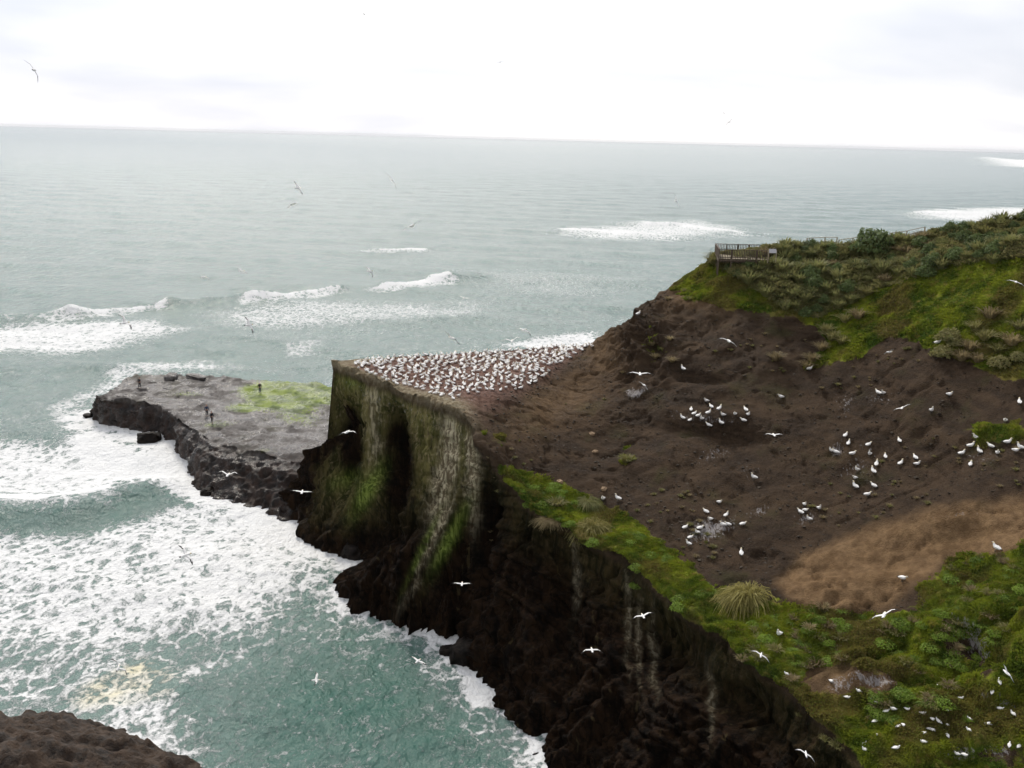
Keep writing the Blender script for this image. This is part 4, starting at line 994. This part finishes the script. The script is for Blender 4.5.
# grass as many small blades on the ground (uncountable)
def grass_material():
    m, nt, b = new_mat('grass_blades'); pos = world_pos(nt)
    c = grass_colour(nt, pos)
    c = MIX(nt, MR(nt, NOISE(nt, pos, 7, 2, .5), .45, .7, 0, .6), c, (.20, .26, .04))
    L(nt, c, b.inputs['Base Color']); b.inputs['Roughness'].default_value = .7; b.inputs['Specular IOR Level'].default_value = .2; translucent(nt, b, c)
    return m
M_GRASS = grass_material()
def tufts(mask, n, hmin, hmax, name, label, mat, seed):
    g = np.random.default_rng(seed)
    ii = np.argwhere(mask); ii = ii[g.integers(0, len(ii), n)]
    ii = ii[(ii[:, 0] < HL_P.shape[0] - 1) & (ii[:, 1] < HL_P.shape[1] - 1)]; n = len(ii)
    f1, f2 = g.uniform(0, 1, (2, n, 1)); A_ = HL_P[ii[:, 0], ii[:, 1]]
    p = A_ + (HL_P[ii[:, 0] + 1, ii[:, 1]] - A_) * f1 + (HL_P[ii[:, 0], ii[:, 1] + 1] - A_) * f2
    nb = 6
    p = np.repeat(p, nb, 0); n = len(p); p[:, :2] += g.normal(0, .07, (n, 2))
    lump = np.clip(fbm(p[:, 0] * .6, p[:, 1] * .6, 0, 3, 303) * 1.2 + .8, .35, 1.7)
    hh = (g.uniform(hmin, hmax, n) * lump)[:, None]; az = g.uniform(0, 2 * np.pi, n); d = np.stack([np.cos(az), np.sin(az), 0 * az], -1); sd = np.stack([-np.sin(az), np.cos(az), 0 * az], -1)
    wd = g.uniform(.02, .045, n)[:, None]; up = np.array([0, 0, 1.0]); tl_ = g.uniform(.2, .9, n)[:, None]
    a = p - sd * wd - up * .03; b_ = p + sd * wd - up * .03; c = p + d * hh * tl_ * .5 + up * hh * .7 + sd * wd * .8; e_ = p + d * hh * tl_ * 1.1 + up * hh * (.95 - .3 * tl_)
    V = np.stack([a, b_, c, e_], 1).reshape(-1, 3)
    me = np_mesh(name, V, np.arange(4 * n).reshape(-1, 4), [mat], False)
    return tag(new_obj(name, me), label, 'grass', None, 'stuff')
gq = HL_G + fbm(HL_P[..., 0] * 1.1, HL_P[..., 1] * 1.1, 0, 4, 305) * .6
pxs, pys, _ = proj(HL_P.reshape(-1, 3)); pxs = pxs.reshape(HL_U.shape); pys = pys.reshape(HL_U.shape)
view = (pxs > 440) & (pxs < 1090) & (pys < 830)
tufts((gq > .5) & view & (pys > 440) & (HL_V > -.03), 60000, .10, .26, 'near_grass', 'green grass and herbs covering the near cliff top', M_GRASS, 401)
tufts((gq > .5) & view & (pys < 440) & (HL_V > 0) & (HL_V < 1.0), 42000, .16, .42, 'upper_grass', 'bright green grass on the upper slope below the scrub', M_GRASS, 402)
tufts((HL_S > .45) & view & (HL_V > 0) & (HL_V < 1.01), 22000, .3, .75, 'crest_undergrowth', 'mixed dry undergrowth between the shrubs on the crest', M_OLIVE, 403)

def debris(mask, n, name, label, seed, mat, smin, smax):
    g = np.random.default_rng(seed); ii = np.argwhere(mask); ii = ii[g.integers(0, len(ii), n)]
    p = HL_P[ii[:, 0], ii[:, 1]] + g.normal(0, .08, (n, 3)) * np.array([1, 1, 0])
    cube = np.array([[x, y, z] for x in (-1, 1) for y in (-1, 1) for z in (-1, 1)], float)
    Q = cube[None] + g.normal(0, .35, (n, 8, 3)); Q *= (smin + (smax - smin) * g.uniform(0, 1, n) ** 3)[:, None, None] * np.array([1, 1, .55])
    V = (p[:, None] + Q).reshape(-1, 3)
    F0 = np.array([[0, 1, 3, 2], [4, 6, 7, 5], [0, 4, 5, 1], [2, 3, 7, 6], [0, 2, 6, 4], [1, 5, 7, 3]])
    Fq = (F0[None] + 8 * np.arange(n)[:, None, None]).reshape(-1, 4)
    return tag(new_obj(name, np_mesh(name, V, Fq, [mat], False)), label, 'stones', None, 'stuff')
M_DEB = leaf_mat('crumbled_mudstone', (.022, .017, .012), (.075, .058, .042), (.14, .11, .08))
bare = (HL_V > 0) & (HL_V < 1) & (HL_U > 4.2) & (HL_G < .2) & view & (brown < .3)
debris(bare, 4500, 'slope_debris', 'crumbled mudstone bits strewn over the dark bare slope', 501, M_DEB, .025, .12)
M_HERB = leaf_mat('herb_leaf', (.06, .13, .015), (.20, .30, .04), (.26, .24, .07))
K_HERB = [plant_kind('herb_clump', *leafball(500, 1.0, .55, .12, 260 + i), M_HERB) for i in range(2)] + [plant_kind('herb_clump', *blades(150, .9, .7, .05, 1.4, 263), M_HERB)]
g_ = np.random.default_rng(99); k_ = 0; nbr = 0
for _ in range(4000):
    x, y = g_.uniform(505, 1024), g_.uniform(475, 768)
    if softpoly(np.array([x]), np.array([y]), GR_LOW, 5)[0] < .6 or ((x - 845) / 50) ** 2 + ((y - 680) / 16) ** 2 < 1: continue
    h = hit(x, y, BV)
    if h is None or h[1].z < .4 or vnoise(np.array([h[0].x * .3]), np.array([h[0].y * .3]), 0, 335)[0] < -.1: continue
    if x < 720 or g_.random() < .55: plant(K_HERB, 'herb_clump', h[0] - Vector((0, 0, .1)), g_.uniform(.3, .85), 'leafy green herb clump in the grass of the near cliff top', 'herb', 'herb clumps on the near cliff top')
    else: plant(K_DRY + K_OL, 'dry_tuft', h[0] - Vector((0, 0, .1)), g_.uniform(.25, .6), 'dry olive tuft in the grass of the near cliff top', 'tuft', 'dry tufts on the near cliff top')
    k_ += 1
    if k_ >= 230: break
# ------------------------------------------------------------------ wooden railings on the crest
M_WOOD = simple('weathered_dark_wood', (.10, .075, .055), .85, .3, 6)
M_PALEW = simple('pale_timber', (.36, .31, .22), .8, .2, 6)
M_PANEL = simple('sign_panel', (.42, .42, .44), .5, .08, 4)
fl = PY(719, 257.0, 121.5); fr_ = PY(769, 259.0, 121.5)
zdk = fl[2] - .15
fl = Vector((fl[0], fl[1], zdk)); fr = Vector((fr_[0], fr_[1], zdk)); dep_ = Vector((.9, 7.0, 0)); bl = fl + dep_; br = fr + dep_ + Vector((1.2, 0, 0))
vp = empty('viewing_platform', fl, 0, 'dark weathered timber viewing platform with slatted railing on the headland corner', 'viewing platform')
def loc(v): return v - fl
b = MB()
nb = 34
for i in range(nb):
    f = (i + .5) / nb; a_, c_ = fl.lerp(bl, f), fr.lerp(br, f); b.bar(loc(a_) - Vector((0, 0, .05)), loc(c_) - Vector((0, 0, .05)), .19, .045)
b.obj('deck', [M_PALEW], vp, False)
b = MB(); b.bar(loc(fl) - Vector((0, .03, .22)), loc(fr) - Vector((0, .03, .22)), .06, .25); b.bar(loc(fl) - Vector((.03, 0, .22)), loc(bl) - Vector((.03, 0, .22)), .06, .25); b.obj('bearer', [M_WOOD], vp, False)
post_b = MB(); post_b.quadbox((0, 0, -.55), .11, .11, 3.3)
pm = post_b.mesh('post', [M_WOOD], False)
sides = [(fl, fr, 4), (fl, bl, 4), (bl, br, 5)]
for a_, c_, n in sides:
    for i in range(n + 1):
        if (a_ is fl and c_ is bl and i in (0, n)): continue
        o = new_obj('post', pm, vp); o.location = loc(a_.lerp(c_, i / n))
for a_, c_, n in sides:
    b = MB(); b.bar(loc(a_) + Vector((0, 0, 1.12)), loc(c_) + Vector((0, 0, 1.12)), .16, .06); b.obj('handrail', [M_WOOD], vp, False)
    b = MB(); b.bar(loc(a_) + Vector((0, 0, .14)), loc(c_) + Vector((0, 0, .14)), .05, .09); b.obj('lower_rail', [M_WOOD], vp, False)
    b = MB(); ln = (c_ - a_).length; k = int(ln / .21)
    for i in range(1, k):
        p = loc(a_.lerp(c_, i / k)); lo_ = -.5 if (a_ is fl) else .15; b.quadbox(p + Vector((0, 0, (1.08 + lo_) / 2)), .085, .05, 1.08 - lo_)
    o = b.obj('slats', [M_WOOD], vp, False)
# interpretation board beside the platform
sp_ = Vector(PY(772, 259, 120.6)); sg = empty('information_board', sp_, 0, 'small tilted pale board on posts at the right end of the platform', 'sign')
b = MB(); t_ = R(38); b.quadbox((0, 0, 1.0), .9, .05, .6, (1, 0, 0), (0, math.cos(t_), -math.sin(t_)), (0, math.sin(t_), math.cos(t_))); b.obj('board', [M_PANEL], sg, False)
for sx in (-.5, .5):
    b = MB(); b.quadbox((sx, .04, .3), .09, .09, 1.7); b.obj('post', [M_PALEW], sg, False)
for k_, (x, lb) in enumerate([(736, 'dry bush behind the platform railing, leftmost of the four'), (748, 'dry bush behind the platform railing, second from the left'), (757, 'dry bush behind the platform railing, third from the left'), (768, 'dry bush behind the platform railing, rightmost of the four')]):
    q_ = PY(x, 250, 131.0); h = ground(q_[0], q_[1])
    if h[0] is not None: plant(K_DRY + K_OL, 'dry_bush', h[0] - Vector((0, 0, .1)), 1.3, lb, 'bush', 'bushes behind the platform railing', 1.3)
# pale fence to the right
def rail_fence(pts, Ys, name, label, hgt, mat, rails, slat=False, cat='fence'):
    P_ = [Vector(PY(x, y, Y_)) for (x, y), Y_ in zip(pts, Ys)]
    root = empty(name, P_[0], 0, label, cat)
    pb = MB(); pb.quadbox((0, 0, hgt / 2 - .6), .12, .12, hgt + 1.2); pm_ = pb.mesh('post', [mat], False)
    for p in P_:
        o = new_obj('post', pm_, root); o.location = p - P_[0]
    for a_, c_ in zip(P_[:-1], P_[1:]):
        b = MB()
        for rz in rails: b.bar(a_ - P_[0] + Vector((0, 0, rz)), c_ - P_[0] + Vector((0, 0, rz)), .06 if rz < hgt - .1 else .14, .10 if rz < hgt - .1 else .07)
        b.obj('rail', [mat], root, False)
        if slat:
            b = MB(); k = max(2, int((c_ - a_).length / .22))
            for i in range(1, k): b.quadbox((a_.lerp(c_, i / k)) - P_[0] + Vector((0, 0, hgt * .5)), .07, .045, hgt - .15)
            b.obj('slats', [mat], root, False)
    return root
rail_fence([(779, 251), (800, 251), (803, 252)], [129, 129, 128.5], 'dark_railing', 'short run of dark slatted railing right of the platform', 1.15, M_WOOD, (.15, 1.15), True)
rail_fence([(806, 249), (824, 248), (836, 248)], [127, 127, 127], 'pale_fence', 'pale timber fence with two stout posts left of the round bush', 1.45, M_PALEW, (.75, 1.42))
rail_fence([(838, 249), (852, 247), (866, 245)], [126.5, 126.5, 126.5], 'sloping_handrail', 'pale sloping handrail climbing towards the round bush', 1.2, M_PALEW, (.6, 1.2), cat='handrail')
rail_fence([(890, 241), (906, 239), (924, 235)], [121, 120, 119], 'sloping_handrail', 'pale sloping handrail climbing away right of the round bush', 1.0, M_PALEW, (.5, 1.0), cat='handrail')

# ------------------------------------------------------------------ people on the platform
M_SKIN = simple('skin', (.45, .27, .19), .6); M_DARKC = simple('dark_cloth', (.02, .022, .03), .85, .2, 20); M_BLUE = simple('blue_cloth', (.03, .05, .10), .85, .2, 20)
M_PALEC = simple('pale_cloth', (.42, .42, .44), .85, .1, 20); M_HAIR = simple('dark_hair', (.02, .014, .01), .8); M_ROD = simple('rod', (.03, .03, .03), .4)
def skin_obj(name, V, Eg, rad, mat, parent, root=0, sub=1):
    me = bpy.data.meshes.new(name); me.from_pydata(V, Eg, []); me.materials.append(mat)
    o = new_obj(name, me, parent)
    md = o.modifiers.new('skin', 'SKIN'); md.use_smooth_shade = True
    me.skin_vertices[0].data[root].use_root = True
    for i, r_ in enumerate(rad): me.skin_vertices[0].data[i].radius = (r_ if isinstance(r_, tuple) else (r_, r_))
    s_ = o.modifiers.new('subsurf', 'SUBSURF'); s_.levels = sub; s_.render_levels = sub
    return o
def person(p, rz, top, bottom, label, arms='down', stride=.12):
    root = empty('person', p, rz, label, 'person', 'people on the rock platform'); root.scale = (1.12,) * 3
    hnd = {'down': ((.27, .05, 1.12), (.29, .12, .85)), 'rod': ((.22, .2, 1.15), (.08, .42, 1.15))}[arms]
    V = [(0, 0, .95), (0, 0, 1.15), (0, 0, 1.38), (0, 0, 1.52), (0, .01, 1.60), (0, .015, 1.68), (0, .01, 1.75)]
    rd = [(.14, .10), (.13, .10), (.16, .11), .055, .075, .09, .06]
    Eg = [(i, i + 1) for i in range(6)]
    for s_ in (-1, 1):
        n = len(V); V += [(s_ * .19, 0, 1.42), (s_ * hnd[0][0], hnd[0][1], hnd[0][2]), (s_ * hnd[1][0], hnd[1][1], hnd[1][2]), (s_ * hnd[1][0], hnd[1][1] + .05, hnd[1][2] - .09)]
        rd += [.06, .045, .032, .03]; Eg += [(2, n), (n, n + 1), (n + 1, n + 2), (n + 2, n + 3)]
        n = len(V); V += [(s_ * .09, 0, .88), (s_ * .11, s_ * stride * .5 + .03, .50), (s_ * .11, s_ * stride, .08), (s_ * .12, s_ * stride + .17, .04)]
        rd += [.085, .06, .042, .035]; Eg += [(0, n), (n, n + 1), (n + 1, n + 2), (n + 2, n + 3)]
    skin_obj('body', V, Eg, rd, M_SKIN, root)
    V2_ = [V[0], V[1], V[2], (0, 0, 1.46)]; r2 = [(.165, .125), (.155, .125), (.185, .135), .08]; E2_ = [(0, 1), (1, 2), (2, 3)]
    for n in (7, 15):
        k = len(V2_); V2_ += [V[n], V[n + 1], V[n + 2]]; r2 += [.075, .06, .05]; E2_ += [(2, k), (k, k + 1), (k + 1, k + 2)]
    skin_obj('jacket', V2_, E2_, r2, top, root)
    V3 = [(0, 0, .97)]; r3 = [(.155, .115)]; E3 = []
    for n in (11, 19):
        k = len(V3); V3 += [V[n], V[n + 1], V[n + 2]]; r3 += [.10, .078, .062]; E3 += [(0, k), (k, k + 1), (k + 1, k + 2)]
    skin_obj('trousers', V3, E3, r3, bottom, root)
    skin_obj('hair', [(0, -.02, 1.70), (0, -.02, 1.77)], [(0, 1)], [.095, .075], M_HAIR, root)
    return root
def on_platform(x, y):
    h = BV2.ray_cast(Vector(C_), Vector(ray(x, y))); return h[0]
p1 = on_platform(140, 388); person(p1, R(150), M_DARKC, M_DARKC, 'person in dark clothes fishing at the far left tip of the rock platform', 'rod')
b = MB(); a0 = p1 + Vector((-.05, -.35, 1.1)); b.loft([a0, a0 + Vector((-.1, -.2, 1.4)), a0 + Vector((-.2, -.3, 3.0))], [(.02, .02), (.014, .014), (.006, .006)], 6)
tag(b.obj('fishing_rod', [M_ROD]), 'long thin fishing rod held upright by the person at the platform tip', 'fishing rod')
person(on_platform(260, 393), R(20), M_DARKC, M_BLUE, 'person in dark clothes standing at the left end of the green patch')
person(on_platform(207, 416), R(200), M_BLUE, M_DARKC, 'upper person of the two standing together above the dark platform edge')
person(on_platform(212, 423), R(240), M_DARKC, M_DARKC, 'lower person of the two standing together above the dark platform edge')

# ------------------------------------------------------------------ boulders
def boulder(name, p, sx, sy, sz, seed, mat, label, group=None):
    bm = bmesh.new(); bmesh.ops.create_icosphere(bm, subdivisions=4, radius=1)
    co = np.array([v.co[:] for v in bm.verts]); n = fbm(co[:, 0] * 1.1 + seed * 9, co[:, 1] * 1.1, co[:, 2] * 1.1, 5, seed, ridged=True) * .5
    cc = np.sign(co) * np.abs(co) ** .75 * (1 + n[:, None]) * np.array([sx, sy, sz])
    for v, c in zip(bm.verts, cc): v.co = c
    me = bpy.data.meshes.new(name); bm.to_mesh(me); bm.free(); me.materials.append(mat)
    for q in me.polygons: q.use_smooth = True
    o = new_obj(name, me); o.location = p; o.rotation_euler = (0, 0, seed)
    return tag(o, label, 'rock', group)
def wet_rock():
    m, nt, b = new_mat('wet_dark_rock'); pos = world_pos(nt)
    n = NOISE(nt, pos, 1.4, 6, .65); c = MIX(nt, MR(nt, n, .35, .65, 0, 1), (.002, .0016, .0013), (.016, .011, .008)); L(nt, c, b.inputs['Base Color'])
    b.inputs['Roughness'].default_value = .6; b.inputs['Specular IOR Level'].default_value = .12; bump(nt, b, n, .9, .3); return m
M_WROCK = wet_rock()
for i, (x, y, z, sx, sy, sz, lb) in enumerate([(171, 376, 5.2, 1.7, 1.2, 1.3, 'square boulder on the far rim of the rock platform'), (197, 376, 5.0, 3.0, 1.2, .9, 'long low boulder on the far rim right of the square one'),
        (149, 440, .2, 2.2, 1.8, 1.6, 'dark boulder awash in foam before the platform'), (208, 493, 0, 1.3, 1, .8, 'small wet rock in the foam below the dark platform edge'),
        (222, 489, 0, 1.2, 1, 1.0, 'dark wet rock touching the foot of the platform'), (337, 548, 0, 2.0, 1.6, 1.4, 'dark wet boulder at the left foot of the stack'),
        (355, 556, .2, 2.2, 1.6, 2.0, 'larger dark boulder at the foot of the stack'), (88, 416, 0, 1.1, .8, .5, 'low rock in the foam off the platform tip'),
        (448, 651, 0, 1.0, .8, .6, 'small dark rock in the splash at the cliff inlet'), (466, 656, .3, 1.8, 1.5, 1.8, 'rounded dark rock standing at the cliff inlet')]):
    boulder('boulder', tuple(PZ(x, y + (1 if z > 3 else 0), z)), sx * .72, sy * .72, sz * (.72 if z < 3 else .42), 11 + i, M_WROCK if z < 3 else MAT_PLAT, lb)

M_STONE = simple('pale_stone', (.30, .21, .13), .9, .3, 5)
for i, (p, sz_, lb) in enumerate(STN): boulder('stone', p, sz_, sz_ * .8, sz_ * .6, 40 + i, M_STONE, lb)
# ------------------------------------------------------------------ haze
b = MB(); b.quadbox((0, 29000, 43), 130000, 64000, 98)
hm = bpy.data.materials.new('sea_haze'); hm.use_nodes = True; hn_ = hm.node_tree; hn_.nodes.clear()
ho = N(hn_, 'ShaderNodeOutputMaterial'); hv = N(hn_, 'ShaderNodeVolumePrincipled'); L(hn_, hv.outputs[0], ho.inputs['Volume'])
hv.inputs['Color'].default_value = (.93, .96, 1, 1); hv.inputs['Density'].default_value = 0.000015; hv.inputs['Anisotropy'].default_value = 0.2
hz_ = b.obj('haze', [hm], None, False); hz_['kind'] = 'stuff'
